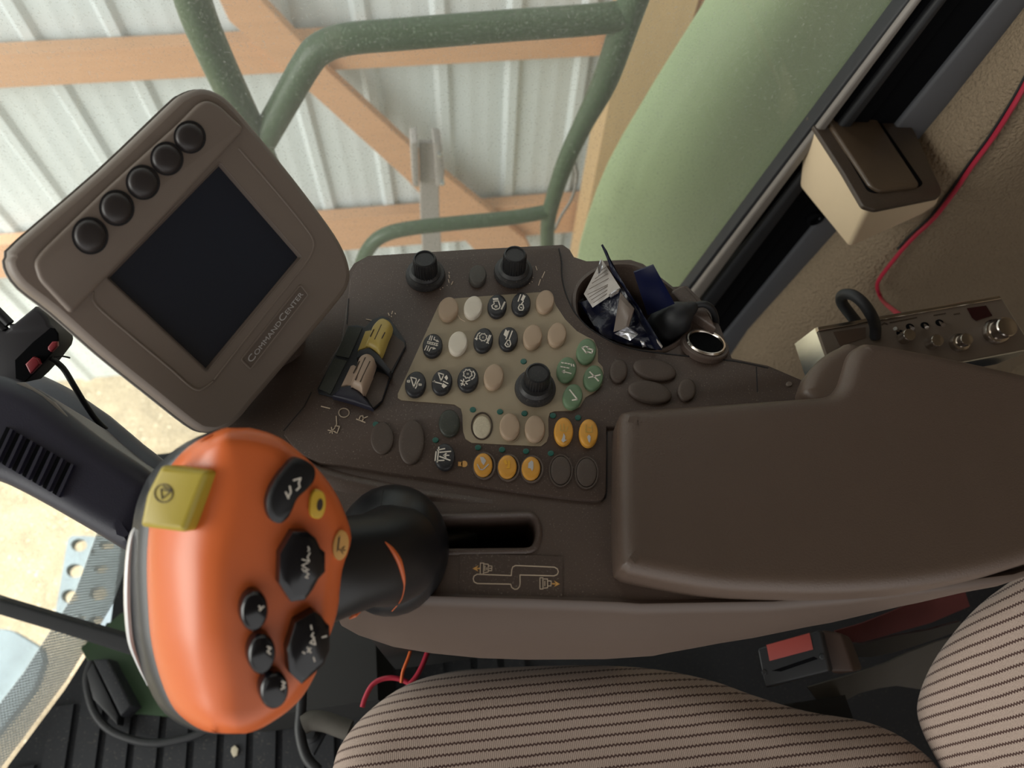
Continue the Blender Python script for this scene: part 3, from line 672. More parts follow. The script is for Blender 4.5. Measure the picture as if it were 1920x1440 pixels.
solid('divider', PB, RK([(620, 480), (730, 445), (830, 520), (960, 690), (940, 720), (800, 600), (720, 520), (600, 560)]), .001, .010, 'recess_black', hs, .001, 2)
solid('end_wall', PB, RK([(440, 850), (540, 835), (650, 920), (770, 1080), (560, 1010), (340, 950)]), .001, .007, 'navy_plastic', hs, .002, 3)
def rocker(lobe, wing, lines, mat, lab):
    w_ = solid('rocker_switch', PB, RK(wing), .002, .006, mat, CON, .0006, 2, label=lab)
    dome('rocker_hump', PB, RK(smooth(lobe, 4)), .0095, mat, w_, trace=.010, h0=.004, prof=((1.06, 0), (1.03, .3), (.98, .6), (.88, .82), (.7, .95), (.4, 1)))
    for l in lines: ink('grip_groove', PB, [RK(l)], 1.6, .0128, 'dark_ink', w_, .0008)
rocker([(850, 150), (915, 160), (960, 205), (955, 270), (920, 350), (850, 520), (790, 480), (720, 440), (690, 435), (735, 330), (770, 230)], [(690, 280), (745, 270), (930, 330), (925, 350), (850, 530), (720, 440), (612, 482)], [[(860, 220), (790, 370)], [(780, 270), (745, 340)], [(895, 300), (865, 360)]], 'yellow_cap', 'yellow ribbed rocker switch')
rocker([(690, 515), (750, 525), (790, 575), (785, 640), (740, 760), (670, 900), (620, 870), (560, 840), (540, 830), (590, 680), (630, 560)], [(540, 640), (570, 630), (750, 735), (770, 745), (685, 940), (600, 860), (500, 840), (440, 850)], [[(692, 560), (590, 790)], [(740, 600), (640, 810)], [(630, 600), (570, 720)]], 'tan_cap', 'tan ribbed rocker switch')
# shift diagram
E_ = zt(860, 1030, 8.727)
DP = Fr((0, 0, .7702), (0, 0, 1))
solid('diagram_plate', DP, rnd(E_([(15, 60), (1700, 115), (1700, 870), (10, 830)]), 4), 0, .0006, 'panel', CON)
DQ = Fr((0, 0, .7708), (0, 0, 1))
for q_ in [E_(smooth([(860, 430), (300, 408), (250, 440), (238, 485), (255, 535), (305, 560), (850, 570)], 1, False)), E_([(850, 570), (870, 625), (915, 655), (960, 650), (995, 610), (1005, 560), (1003, 420), (1560, 435), (1610, 415), (1630, 370), (1615, 320), (1565, 292), (930, 265), (885, 290), (868, 340), (860, 430)])]: ink('diagram_line', DQ, [q_], 1.7, 0, 'ink_cream', CON)
for q_ in [E_([(355, 225), (410, 225), (405, 405), (352, 405), (355, 225)]), E_([(420, 240), (485, 245), (485, 370), (420, 385)]), E_([(430, 270), (430, 350)]), E_([(460, 300), (460, 340)]), E_([(490, 270), (545, 275), (540, 350), (490, 350)]), E_([(500, 312), (535, 312)]), E_([(1330, 465), (1380, 465), (1380, 650), (1330, 650), (1330, 465)]), E_([(1395, 485), (1455, 485), (1455, 630), (1395, 635)]), E_([(1410, 520), (1410, 600)]), E_([(1460, 515), (1515, 520), (1510, 600), (1460, 600)])]: ink('diagram_line', DQ, [q_], 1.4, 0, 'ink_cream', CON)
for q_ in [['fill', E_([(228, 315), (325, 262), (290, 310), (320, 362)])], E_([(300, 314), (345, 314)]), ['fill', E_([(1655, 568), (1560, 512), (1595, 565), (1560, 615)])], E_([(1530, 562), (1580, 565)])]: ink('diagram_line', DQ, [q_], 2.2, 0, 'ink_orange', CON)
# lever slot: raised lip and dark well
S2 = TOP.T(slot); cxs = sum(p[0] for p in S2) / len(S2); cys = sum(p[1] for p in S2) / len(S2)
V = []; F = []; n = len(S2)
prof = [(inset(S2, -.003), .0000), (inset(S2, -.0022), .0016), (inset(S2, -.0006), .0020), (inset(S2, .0012), .0006), (inset(S2, .002), -.006), (inset(S2, .002), -.045)]
for R_, h in prof: V += [TOP.w(a, b, h) for a, b in R_]
for r in range(len(prof) - 1):
    for i in range(n): j = (i + 1) % n; F.append((r * n + i, r * n + j, (r + 1) * n + j, (r + 1) * n + i))
mk('slot_lip', V, F, 'console_plastic', CON, 50)
V = [TOP.w(a, b, h) for h in (-.0445, -.046) for a, b in inset(S2, .001)]; F = [tuple(range(n)), tuple(range(n, 2 * n))] + [(i, (i + 1) % n, n + (i + 1) % n, n + i) for i in range(n)]
mk('slot_floor', V, F, 'void_black', CON)
# cup well
S2 = TOP.T(cup_hole); n = len(S2); V = []; F = []
prof = [(inset(S2, -.004), .0001), (inset(S2, -.003), .0014), (inset(S2, -.0008), .0016), (inset(S2, .001), -.001), (inset(S2, .003), -.03), (inset(S2, .006), -.075)]
for R_, h in prof: V += [TOP.w(a, b, h) for a, b in R_]
for r in range(len(prof) - 1):
    for i in range(n): j = (i + 1) % n; F.append((r * n + i, r * n + j, (r + 1) * n + j, (r + 1) * n + i))
F.append(tuple((len(prof) - 1) * n + i for i in range(n)))
mk('cup_holder', V, F, 'console_plastic', CON, 50)
# power socket
SK = Fr(onz(1322, 646, .772), (.12, .30, .95))
so = lathe('power_socket', SK, 0, 0, [(.0185, -.004), (.0185, .0005), (.0178, .0012), (.0160, .0012), (.0150, .0014)], 'console_plastic', CON, 40)
lathe('socket_ring', SK, 0, 0, [(.0152, 0), (.0156, .0022), (.0148, .0036), (.0136, .0034), (.0126, .0018), (.0122, -.004)], 'chrome_warm', so, 40, label='chrome ring')
lathe('socket_bore', SK, 0, 0, [(.0124, -.003), (.0124, .0022), (.0001, .0022)], 'void_black', so, 40)
# far pod screw dot
dome('screw_head', P, ell(1480, 720, 12, 9), .0012, 'plate_brown', CON)
# ================================================================== DRIVE LEVER
FN = camdir((.50, .02, .87)).normalized()
FO = Q(415, 1100, .325)
LF = Fr(FO, FN, camdir((1, 0, 0)))
LEV = thing('drive_lever', 'orange and black hand lever with paddle switches, rising from the console slot', 'lever', Q(740, 1030, .47))
outline = [(398, 812), (430, 802), (470, 803), (520, 818), (562, 848), (600, 884), (628, 922), (644, 955), (656, 988), (659, 1012), (652, 1040), (645, 1062), (640, 1100), (632, 1150), (612, 1210), (588, 1272), (555, 1320), (502, 1359), (462, 1375), (425, 1376), (385, 1371), (350, 1352), (322, 1322), (299, 1267), (283, 1200), (277, 1130), (275, 1060), (278, 1000), (285, 950), (300, 905), (322, 870), (355, 836)]
OL = [Vector(p) for p in smooth(outline, 5)]
def odist(p):
    p = Vector(p); best = 1e9
    for i in range(len(OL)):
        a, b = OL[i - 1], OL[i]; ab = b - a; t = max(0, min(1, (p - a).dot(ab) / max(ab.length_squared, 1e-9))); best = min(best, (p - a - ab * t).length)
    return best
def ridge(y): return np.interp(y, [802, 850, 900, 960, 1000, 1060, 1120, 1200, 1250, 1300, 1376], [425, 436, 442, 438, 428, 417, 415, 420, 430, 440, 445])
def span(y):
    xs = []
    for i in range(len(OL)):
        a, b = OL[i - 1], OL[i]
        if (a.y - y) * (b.y - y) <= 0 and abs(a.y - b.y) > 1e-6: xs.append(a.x + (b.x - a.x) * (y - a.y) / (b.y - a.y))
    return min(xs), max(xs)
def fdepth(x, y): r = ray(x, y); return (FO - CAM).dot(FN) / r.dot(FN)
def hdepth(x, y, xl, xr):
    rx = min(max(ridge(y), xl + .3 * (xr - xl)), xr)
    d = fdepth(max(x, rx), y)
    if x < rx:
        s = (rx - x) / (rx - xl); kx = min(1, (rx - xl) / 140)
        d += .034 * kx * (1 - math.sqrt(max(0, 1 - min(s, 1) ** 2.3))) - .004 * math.sin(math.pi * min(1, s * 1.3)) * .5 * kx
    q = odist((x, y)); w_ = 34.0
    if q < w_ and x > rx - 40: d += .012 * (1 - math.sqrt(max(0, 1 - (1 - q / w_) ** 2)))
    elif q < w_: d += .010 * (1 - math.sqrt(max(0, 1 - (1 - q / w_) ** 2))) * (1 - min(1, abs(y - 1090) / 290) ** 0 * .5)
    return d
ys = [803 + (1375.5 - 803) * (.5 - .5 * math.cos(math.pi * k / 44)) for k in range(45)]; ys[0] = 802.8; ys[-1] = 1375.6
rows = []; back = []
for y in ys:
    xl, xr = span(y); r = []
    for k in range(41):
        u = .5 - .5 * math.cos(math.pi * k / 40); x = xl + (xr - xl) * u
        r.append(Q(x, y, hdepth(x, y, xl, xr)))
    rows.append(r)
HV = [p for r in rows for p in r]; C_n = 41; HF = [(i * C_n + j, i * C_n + j + 1, (i + 1) * C_n + j + 1, (i + 1) * C_n + j) for i in range(44) for j in range(40)]
# closed behind: rim pushed straight back
rim = [j for j in range(C_n)] + [i * C_n + C_n - 1 for i in range(1, 45)] + [44 * C_n + j for j in range(C_n - 2, -1, -1)] + [i * C_n for i in range(43, 0, -1)]
bk = -FN; m0 = len(HV)
for i in rim: HV.append(HV[i] + (-CAM + Q(450, 1090, .36) + CAM * 0 - HV[i]) * 0 + bk * .006)
for i in range(len(rim)): a, b = rim[i - 1], rim[i]; HF.append((a, b, m0 + i, m0 + (i - 1) % len(rim)))
HF.append(tuple(range(m0, m0 + len(rim))))
mk('shell', HV, HF, 'orange_shell', LEV, 60)
# grey back half: outline follows the orange rim, wider on the driver's far side
def rimpt(p):
    xl, xr = span(min(max(p.y, 803), 1375)); return hdepth(min(max(p.x, xl + .5), xr - .5), min(max(p.y, 803.5), 1375), xl, xr)
gl = []
for p in OL[::2]:
    d = rimpt(p); k = max(0, min(1, (470 - p.x) / 190))
    o1 = Vector((p.x + 3 * k, p.y)); o2 = Vector((p.x - 31 * k * (1 - .25 * max(0, (900 - p.y) / 100)), p.y + (-2 if p.y < 900 else 3 if p.y > 1250 else 0) * k))
    o3 = Vector((480 + (p.x - 480) * .8, 1090 + (p.y - 1090) * .86))
    gl.append([Q(o1.x, o1.y, d + .002), Q((o1.x + o2.x) / 2, o2.y, d + .006), Q(o2.x, o2.y, d + .016), Q(o3.x - 25, o3.y, d + .034)])
rowsT = [[g[i] for g in gl] for i in range(4)]
grid('back_shell', rowsT, 'shell_grey', LEV, closed=True, caps=True, sa=60)
# thin silvery strip along the left rim of the back half
e = [Q(x, y, .377) for x, y in smooth([(262, 985), (250, 1000), (243, 1040), (240, 1100), (241, 1150), (246, 1200), (257, 1236), (277, 1285)], 5, False)]
V, F = tube_vf(e, [.0004 + .0018 * math.sin(math.pi * min(1, i / (len(e) - 1) * 1.05)) ** .5 for i in range(len(e))], 8); mk('edge_strip', V, F, 'silver_edge', LEV)
# paddles and knobs
L_ = zt(430, 980, 4.0); K_ = zt(480, 820, 7.2); MH = zt(230, 780, 2.3226)
def paddle(base, h, sc, mat, marks, lab, shiftpx=(0, 0), wm=2.0, name='paddle_switch'):
    P_ = LF.T(base, .001); cx = sum(p[0] for p in P_) / len(P_); cy = sum(p[1] for p in P_) / len(P_); n = len(P_); V = []; F = []
    prof = ((1, -.003), (1, h * .5), (.985, h * .8), (sc + .04, h * .98), (sc, h))
    for s, t in prof: V += [LF.w(cx + (a - cx) * s + shiftpx[0] * t / h, cy + (b - cy) * s + shiftpx[1] * t / h, t) for a, b in P_]
    for r in range(len(prof) - 1):
        for i in range(n): j = (i + 1) % n; F.append((r * n + i, r * n + j, (r + 1) * n + j, (r + 1) * n + i))
    F += [tuple(range(n))[::-1], tuple((len(prof) - 1) * n + i for i in range(n))]
    o = mk(name, V, F, mat, LEV, 30, lab); ink('marking', LF, marks, wm, h + .0001, 'ink_white' if mat != 'yellow_ring' else 'dark_ink', o); return o
paddle(L_([(450, 48), (560, 46), (620, 95), (655, 170), (690, 200), (690, 345), (640, 400), (600, 475), (540, 555), (435, 568), (348, 430), (355, 210)]), .0105, .78, 'glossy_black',
       [L_([(590, 180), (600, 200), (590, 215)]), L_([(605, 225), (585, 260), (600, 285)]), L_([(545, 275), (600, 290)]), L_([(590, 300), (545, 320), (580, 345)]), L_([(545, 345), (560, 365), (595, 350)]), L_([(575, 370), (595, 385), (570, 410), (590, 415)])], 'large octagonal black paddle with white handwriting', wm=1.7)
paddle(L_([(610, 632), (660, 665), (695, 720), (722, 740), (725, 920), (680, 1030), (590, 1110), (515, 1175), (425, 1090), (408, 915), (470, 715)]), .0105, .78, 'glossy_black',
       [L_([(612, 770), (618, 800)]), L_([(630, 825), (615, 850), (635, 860), (630, 880)]), L_([(635, 870), (645, 915), (605, 900), (635, 870)]), L_([(585, 935), (610, 975)]), L_([(610, 940), (585, 970)]), L_([(550, 970), (565, 980)]), L_([(695, 860), (730, 850)]), L_([(632, 1010), (640, 1040)])], 'lower octagonal black paddle with white handwriting', wm=2.2)
for bs, mk_, lb in ((L_(ell(168, 635, 205, 302, 6)), [L_([(222, 625), (240, 645), (228, 660)]), L_([(225, 655), (258, 628)])], 'round black button marked 1'),
                (L_(ell(223, 952, 205, 302, 6)), [L_([(285, 930), (312, 940), (285, 965), (308, 985)])], 'round black button marked 2'),
                (L_(ell(316, 1220, 212, 278, 8)), [L_([(395, 1190), (418, 1200), (398, 1222), (415, 1235), (388, 1250)])], 'round black button marked 3')):
    paddle(bs, .0095, .82, 'glossy_black', mk_, lb, name='round_button', wm=2.4)
paddle(smooth(K_([(520, 265), (640, 300), (745, 380), (765, 480), (740, 580), (660, 680), (560, 770), (500, 850), (455, 960), (400, 1060), (300, 1140), (190, 1110), (125, 1000), (110, 850), (150, 700), (240, 530), (370, 370), (440, 300)]), 3), .0085, .80, 'lever_black',
       [K_([(505, 580), (605, 550)]), K_([(600, 560), (575, 620)]), K_([(580, 630), (590, 670), (545, 715)]), K_([(400, 740), (440, 825)]), K_([(430, 820), (470, 740), (455, 660)])], 'kidney-shaped black rocker with two white marks', wm=2.8)
pm('yellow_ring', '#e0b840', .4, .05, 60)
y_ = paddle(smooth(K_([(820, 700), (900, 740), (932, 850), (920, 980), (870, 1080), (800, 1095), (735, 1060), (715, 950), (725, 800), (765, 720)]), 3), .0035, .86, 'yellow_ring', [['fill', K_(ell(862, 910, 80, 165, 8, 16))]], 'yellow oval button with dark centre', name='round_button')
y_ = solid('lamp_decal', LF, L_(ell(838, 172, 118, 225, 8, 28)), -.002, .0012, 'ink_orange', LEV, .0004, 2, label='small orange-tan oval decal with a lamp symbol')
ink('marking', LF, [L_([(828, 100), (815, 200), (845, 210)]), L_([(820, 110), (808, 215)]), L_([(845, 195), (865, 178)]), L_([(850, 205), (868, 208)]), L_([(840, 215), (852, 232)])], 1.3, .00125, 'dark_ink', y_)
# recess around the yellow button
# yellow end switch
YN = camdir((-.15, .12, .98)).normalized(); YF = Fr(Q(325, 935, .322), YN, camdir((1, 0, 0)))
ysq = rnd([(300, 871), (390, 882), (345, 999), (259, 988), (272, 925)], 10)
yo = solid('toggle_cap', YF, ysq, -.022, .0, 'yellow_switch', LEV, .003, 4, label='yellow square push cap with an engraved symbol')
ink('engraving', YF, [[(307 + 17 * math.cos(a), 925 + 17 * math.sin(a)) for a in np.linspace(0, 6.3, 20)], [(302, 917), (304, 935), (320, 922), (302, 917)], [(306, 912), (322, 920)]], 1.5, .0001, 'dark_ink', yo)
# neck and boot
def sect(path, segs=24):
    rows = []
    up = camdir((0, 1, 0)); 
    for i, (px, py, d, ru, rv) in enumerate(path):
        c = Q(px, py, d); a = Vector(Q(*path[min(i + 1, len(path) - 1)][:3])) - Vector(Q(*path[max(i - 1, 0)][:3])); a.normalize()
        v = (up - a * up.dot(a)).normalized(); u = a.cross(v); rows.append([c + u * ru * math.cos(2 * math.pi * k / segs) + v * rv * math.sin(2 * math.pi * k / segs) for k in range(segs)])
    return rows
nk = [(560, 1075, .372, .022, .034), (610, 1066, .378, .022, .030), (650, 1060, .386, .021, .0275), (690, 1050, .396, .022, .0265), (725, 1042, .412, .026, .030), (755, 1036, .428, .026, .028)]
NECK = grid('neck', sect(nk), 'lever_black', LEV, closed=True, caps=True, sa=70)
bc = Q(735, 1030, .446); V = []; F = []
a1 = (Q(770, 1026, .462) - Q(700, 1040, .41)).normalized(); v1 = (camdir((0, 1, 0)) - a1 * camdir((0, 1, 0)).dot(a1)).normalized(); u1 = a1.cross(v1)
for i in range(17):
    t = math.pi * i / 16
    for k in range(32):
        q = 2 * math.pi * k / 32; V.append(bc - a1 * .033 * math.cos(t) + (u1 * math.cos(q) * .037 + v1 * math.sin(q) * .0415) * max(math.sin(t), .001) ** .92)
for i in range(16):
    for k in range(32): j = (k + 1) % 32; F.append((i * 32 + k, i * 32 + j, (i + 1) * 32 + j, (i + 1) * 32 + k))
BOOT = mk('boot', V, F, 'lever_black', LEV, 60)
def surf(px, py, obs, lift=.0004):               # nearest hit of a pixel's ray with the given parts
    r = ray(px, py).normalized(); best = None
    for o in obs:
        w = WL[o]; h = BVHTree.FromPolygons([v.co + w for v in o.data.vertices], [tuple(p.vertices) for p in o.data.polygons]).ray_cast(CAM, r)
        if h[0] and (best is None or h[3] < best): best = h[3]
    return CAM + r * ((best or .43) - lift)
def onboot(px, py, lift=.0004):                 # first hit of the pixel's ray with the boot ellipsoid
    r = ray(px, py); M_ = lambda v: Vector((v.dot(u1) / .037, v.dot(v1) / .0415, v.dot(a1) / .033)); o_ = M_(CAM - bc); d_ = M_(r)
    A = d_.dot(d_); B = 2 * o_.dot(d_); C2 = o_.dot(o_) - 1; D = max(0, B * B - 4 * A * C2); return CAM + r * ((-B - math.sqrt(D)) / 2 / A) - r.normalized() * lift
V, F = tube_vf([onboot(x, y) for x, y in smooth([(718, 920), (715, 940), (714, 965), (716, 990)], 3, False)], .0005, 6); mk('seam', V, F, 'seam_black', LEV)
cres = smooth([(722, 1016), (735, 1030), (748, 1052), (756, 1080), (758, 1100), (752, 1125), (735, 1146)], 4, False)
wv = [.0003, .0009, .0014, .0016, .0012, .0005, .0003]
V, F = tube_vf([surf(x, y, [NECK, BOOT]) for x, y in cres], [np.interp(i / (len(cres) - 1) * 6, range(7), [.0002, .0012, .0018, .0012, .0004, .0003, .0003]) for i in range(len(cres))], 8); mk('collar_accent', V, F, 'orange_accent', LEV, label='orange sliver of the collar')
V, F = tube_vf([Q(x, y, d) for x, y, d in ((655, 1160, .399), (665, 1152, .400), (676, 1146, .402))], [.0006, .0019, .0006], 8); mk('collar_accent', V, F, 'orange_accent', LEV)
tube('stalk', [bc + a1 * .01, bc + a1 * .03, onz(880, 1000, .73)], .012, 'lever_black', LEV, 16, 3)

# ================================================================== MONITOR
MNn = camdir((.70, -.12, 1)).normalized(); MF = Fr(Q(330, 490, .43), MNn, camdir((1, .75, 0)))
MON = thing('display_monitor', 'grey-brown square monitor with five round keys and a dark screen', 'monitor', Q(560, 700, .53))
front = [(30, 497), (34, 482), (48, 462), (200, 330), (330, 205), (352, 187), (378, 177), (402, 182), (425, 198), (462, 240), (540, 335), (608, 425), (636, 470), (648, 505), (646, 530), (630, 556), (560, 640), (470, 745), (440, 780), (415, 798), (392, 800), (368, 790), (290, 728), (200, 655), (110, 575), (50, 528)]
fr_s = smooth(front, 3)
scr = rnd([(412, 304), (566, 482), (388, 697), (199, 521)], 5)
holed('front_bezel', MF, [MF_ for MF_ in fr_s], [scr], -.006, .0, 'monitor_front', MON)
def ringp(name, pts, prof, mat, par, sa=50):
    S2 = MF.T(pts, 0); S2 = S2 if signed(S2) > 0 else S2[::-1]; n = len(S2); V = []; F = []
    for ins, h in prof: V += [MF.w(a, b, h) for a, b in inset(S2, ins)]
    for r in range(len(prof) - 1):
        for i in range(n): j = (i + 1) % n; F.append((r * n + i, r * n + j, (r + 1) * n + j, (r + 1) * n + i))
    return V, F, n
V, F, n = ringp('edge', fr_s, [(0, 0), (-.002, -.0008), (-.0038, -.003), (-.0046, -.007), (-.0050, -.013)], None, None)
mk('bezel_edge', V, F, 'monitor_front', MON, 60)
V, F, n = ringp('x', fr_s, [(-.0042, -.012), (-.0042, -.0145)], None, None); mk('seam', V, F, 'seam_black', MON)
V, F, n = ringp('x', fr_s, [(0, -.0138), (-.0062, -.0138), (-.0066, -.022), (-.005, -.032), (.006, -.041), (.02, -.045)], None, None)
F.append(tuple(range(5 * n, 6 * n))); F.append(tuple(range(n))[::-1]); mk('back_shell', V, F, 'monitor_back', MON, 60)
sn = solid('screen', MF, [(418, 292), (578, 482), (388, 712), (187, 521)], -.008, -.0035, 'screen_glass', MON)
V, F, n = ringp('x', scr, [(-.0006, .0002), (0, -.0004), (.0014, -.0036)], None, None); mk('screen_frame', V, F, 'plate_brown', MON, 60)
# raised key strip
brow = [(62, 492), (78, 470), (200, 352), (335, 230), (372, 192), (390, 186), (412, 196), (460, 241), (300, 415), (133, 590), (72, 525)]
solid('key_strip', MF, rnd(brow, 12), -.001, .0042, 'monitor_front', MON, .0028, 4)
for c in ((356, 257), (313, 297.5), (268, 342), (219, 390), (169, 442)):
    i_ = c[1]; k_ = 1 + (i_ - 257) / 185 * .14
    ring('key_surround', MF, ell(c[0], c[1], 60 * k_, 63 * k_, -30), ell(c[0], c[1], 52 * k_, 55 * k_, -30), .003, .0047, 'seam_black', MON, trace=.0045)
    dome('round_key', MF, ell(c[0], c[1], 53 * k_, 56 * k_, -30), .005, 'monitor_button', MON, h0=.0035, prof=((1, 0), (.98, .4), (.9, .7), (.75, .88), (.5, .97), (.2, 1)))
# moulded frame steps around the screen
for pts in (smooth([(447, 278), (520, 362), (575, 430), (588, 455), (583, 478), (572, 495)], 4, False), smooth([(175, 548), (180, 572), (240, 625), (320, 692), (362, 728), (382, 728), (400, 715)], 4, False), [(575, 492), (490, 598), (402, 712)]):
    V, F = tube_vf([MF.px(x, y, 0) for x, y in pts], .0007, 8); mk('moulded_ridge', V, F, 'monitor_front', MON)
np_ = rnd([(563, 535), (577, 553), (470, 691), (453, 674)], 4)
pl_ = solid('name_plate', MF, np_, -.0005, .0005, 'plate_brown', MON, label='brown plate lettered COMMANDCENTER')
V, F, n = ringp('x', np_, [(-.0008, 0), (-.0006, .0009), (0, .0009), (.0003, .0005)], None, None); mk('plate_rim', V, F, 'monitor_front', pl_)
def lettering(fr, parts, p0, p1, hpx, h, mat, parent, name='lettering'):
    a = Vector(fr.l(*p0, h)); b = Vector(fr.l(*p1, h)); L0 = (b - a).length; d = (b - a).normalized(); s = Vector((-d.y, d.x))
    sc = hpx * (fr.px(*p0, h) - CAM).length / FPX / .72; pieces = []; x = 0
    for txt, k in parts:
        cu = bpy.data.curves.new('t', 'FONT'); cu.body = txt; cu.size = 1; cu.extrude = .012; ob = bpy.data.objects.new('t', cu); COL.objects.link(ob)
        me = bpy.data.meshes.new_from_object(ob.evaluated_get(bpy.context.evaluated_depsgraph_get())); bpy.data.objects.remove(ob)
        vs = [v.co.copy() for v in me.vertices]; mx = max(v.x for v in vs); fs = [tuple(p.vertices) for p in me.polygons]
        pieces.append((vs, fs, x, k)); x += (mx + .07) * k; bpy.data.meshes.remove(me)
    kx = L0 / x; V = []; F = []
    for vs, fs, x0, k in pieces:
        m = len(V)
        for v in vs: q = a + d * (x0 + v.x * k) * kx + s * v.y * k * sc; V.append(fr.w(q.x, q.y, h + .0001 + v.z * .008))
        F += [tuple(i + m for i in f) for f in fs]
    return mk(name, V, F, mat, parent)
lettering(MF, [('C', 1), ('OMMAND', .74), ('C', 1), ('ENTER', .74)], (471, 681), (570, 551), 11, .0006, 'ink_grey', pl_)
tube('support_arm', [MF.px(430, 640, -.04), MF.px(520, 650, -.06), onz(560, 690, .745), onz(600, 700, .74)], .022, 'console_plastic', MON, 16, 4)
# ================================================================== ARMREST
AR = thing('armrest', 'padded dark brown leather-grain armrest at the right of the key panel', 'armrest', onz(1500, 950, .735))
AF = Fr((0, 0, .80), (0, 0, 1))
pad = smooth([(1160, 800), (1163, 776), (1178, 765), (1240, 760), (1350, 753), (1480, 744), (1548, 738), (1572, 722), (1584, 690), (1594, 660), (1612, 644), (1640, 640), (1760, 662), (1920, 697), (2060, 728), (2110, 850), (2050, 995), (1920, 1055), (1760, 1092), (1600, 1108), (1450, 1108), (1330, 1100), (1200, 1076), (1172, 1066), (1162, 1045), (1159, 920)], 5)
solid('pad', AF, pad, -.058, 0, 'leather', AR, .010, 6, trace=-.002, bothbev=True, sa=70)
bl = smooth([(1514, 736), (1512, 712), (1526, 684), (1548, 662), (1576, 646), (1606, 640), (1700, 690), (1700, 770), (1580, 770)], 4)
solid('bolster', AF, bl, -.05, -.009, 'leather_side', AR, .008, 5, sa=70)
sk = smooth([(1200, 1090), (1245, 1124), (1290, 1131), (1420, 1132), (1560, 1124), (1700, 1100), (1840, 1062), (1920, 1030), (2150, 930), (2150, 860), (1900, 880), (1400, 900), (1200, 900)], 3)
solid('lower_shell', AF, sk, -.062, -.04, 'leather_side', AR, .004, 4, trace=-.05, bothbev=True, sa=70)

# ================================================================== SEAT
ST = thing('operator_seat', 'brown ribbed cloth operator seat with cushion and backrest', 'seat', (.15, -.2, .30))
SF = Fr((0, 0, .51), (0, 0, 1))
cu = smooth([(600, 1560), (618, 1440), (640, 1385), (690, 1328), (760, 1280), (840, 1256), (940, 1247), (1100, 1243), (1230, 1250), (1340, 1272), (1420, 1300), (1520, 1330), (1640, 1352), (1720, 1392), (1780, 1460), (1800, 1600), (1700, 1900), (700, 1900)], 4)
solid('seat_cushion', SF, cu, -.13, 0, 'seat_cloth', ST, .045, 9, trace=-.025, sa=80)
BF = Fr((.46, -.05, .55), (-.96, 0, .28), (0, 1, 0))
bk_ = smooth([(2000, 985), (1915, 1065), (1830, 1130), (1768, 1200), (1732, 1262), (1716, 1318), (1728, 1372), (1762, 1440), (1800, 1520), (1900, 1700), (2300, 1900), (2700, 1500), (2500, 1000), (2200, 900)], 4)
solid('backrest', BF, bk_, -.10, .02, 'seat_cloth', ST, .035, 9, trace=.0, sa=80)
box('seat_base', (-.06, -.42, .02), (.42, .02, .375), 'dark_base', ST)

# ================================================================== BELT BUCKLE
BK = thing('belt_buckle', 'black seat belt buckle with red release button between armrest and seat', 'buckle', onz(1520, 1240, .56))
bn = camdir((-.12, .25, 1)).normalized(); KF = Fr(Q(1500, 1230, .70), bn, camdir((1, 0, 0)))
Y_ = zt(1380, 1120, 3.5556)
V = [KF.px(*p, h) for p, h in list(zip(Y_([(140, 340), (560, 215), (625, 495), (190, 605)]), (0, 0, 0, 0))) + list(zip(Y_([(420, 330), (775, 260), (855, 490), (500, 600)]), (-.045,) * 4))]
bm_ = bmesh.new(); me_ = None
def hexa(name, top, bot, mat, par, bev=.003, label=None):
    bm = bmesh.new(); vs = [bm.verts.new(v) for v in list(top) + list(bot)]
    for f in ((0, 1, 2, 3), (7, 6, 5, 4), (0, 4, 5, 1), (1, 5, 6, 2), (2, 6, 7, 3), (3, 7, 4, 0)): bm.faces.new([vs[i] for i in f])
    bmesh.ops.recalc_face_normals(bm, faces=bm.faces)
    if bev: bmesh.ops.bevel(bm, geom=list(bm.edges), offset=bev, segments=4, affect='EDGES', profile=.5)
    bm.verts.index_update(); V = [v.co.copy() for v in bm.verts]; F = [[v.index for v in f.verts] for f in bm.faces]; bm.free()
    return mk(name, V, F, mat, par, 60, label)
bm_.free()
hexa('housing', V[:4], [KF.px(*p, -.016) for p in Y_([(190, 345), (590, 225), (655, 490), (235, 600)])], 'buckle_black', BK, .0025)
hexa('rear_cover', [KF.px(*p, -.012) for p in Y_([(560, 215), (700, 235), (790, 500), (625, 500)])], [KF.px(*p, -.034) for p in Y_([(600, 225), (765, 265), (850, 480), (680, 520)])], 'buckle_brown', BK, .003)
solid('release_button', KF, Y_([(205, 318), (492, 238), (515, 348), (225, 425)]), -.001, .0012, 'buckle_red', BK, .0005, 2, label='red release button')
solid('latch_slot', KF, Y_([(240, 490), (520, 395), (548, 410), (300, 495)]), -.001, .0003, 'void_black', BK)
for c in ((575, 395), (187, 500)): dome('rivet', KF, Y_(ell(*c, 36, 40, 0, 14)), .0012, 'buckle_black', BK)
rib = lambda pts, d0, d1: [Q(x, y, d0 + (d1 - d0) * i / (len(pts) - 1)) for i, (x, y) in enumerate(pts)]
def strap(name, top, bot, d0, d1, mat, par, th=.003):
    a, b = rib(top, d0, d1), rib(bot, d0, d1); return grid(name, [a, b], mat, par, th, camdir((0, -.2, -1)))
strap('stalk_sleeve', Y_([(700, 300), (850, 310), (1050, 260), (1300, 215), (1500, 160)]), Y_([(720, 400), (900, 400), (1050, 370), (1300, 290), (1500, 220)]), .735, .80, 'buckle_black', BK, .008)
sb = strap('belt_webbing', Y_([(660, 225), (850, 170), (1050, 90), (1250, 0), (1500, -120)]), Y_([(720, 300), (850, 300), (1050, 240), (1300, 170), (1560, 60)]), .76, .85, 'web_red', None, .003); tag(sb, 'dark red belt webbing behind the buckle, running under the armrest', 'belt')
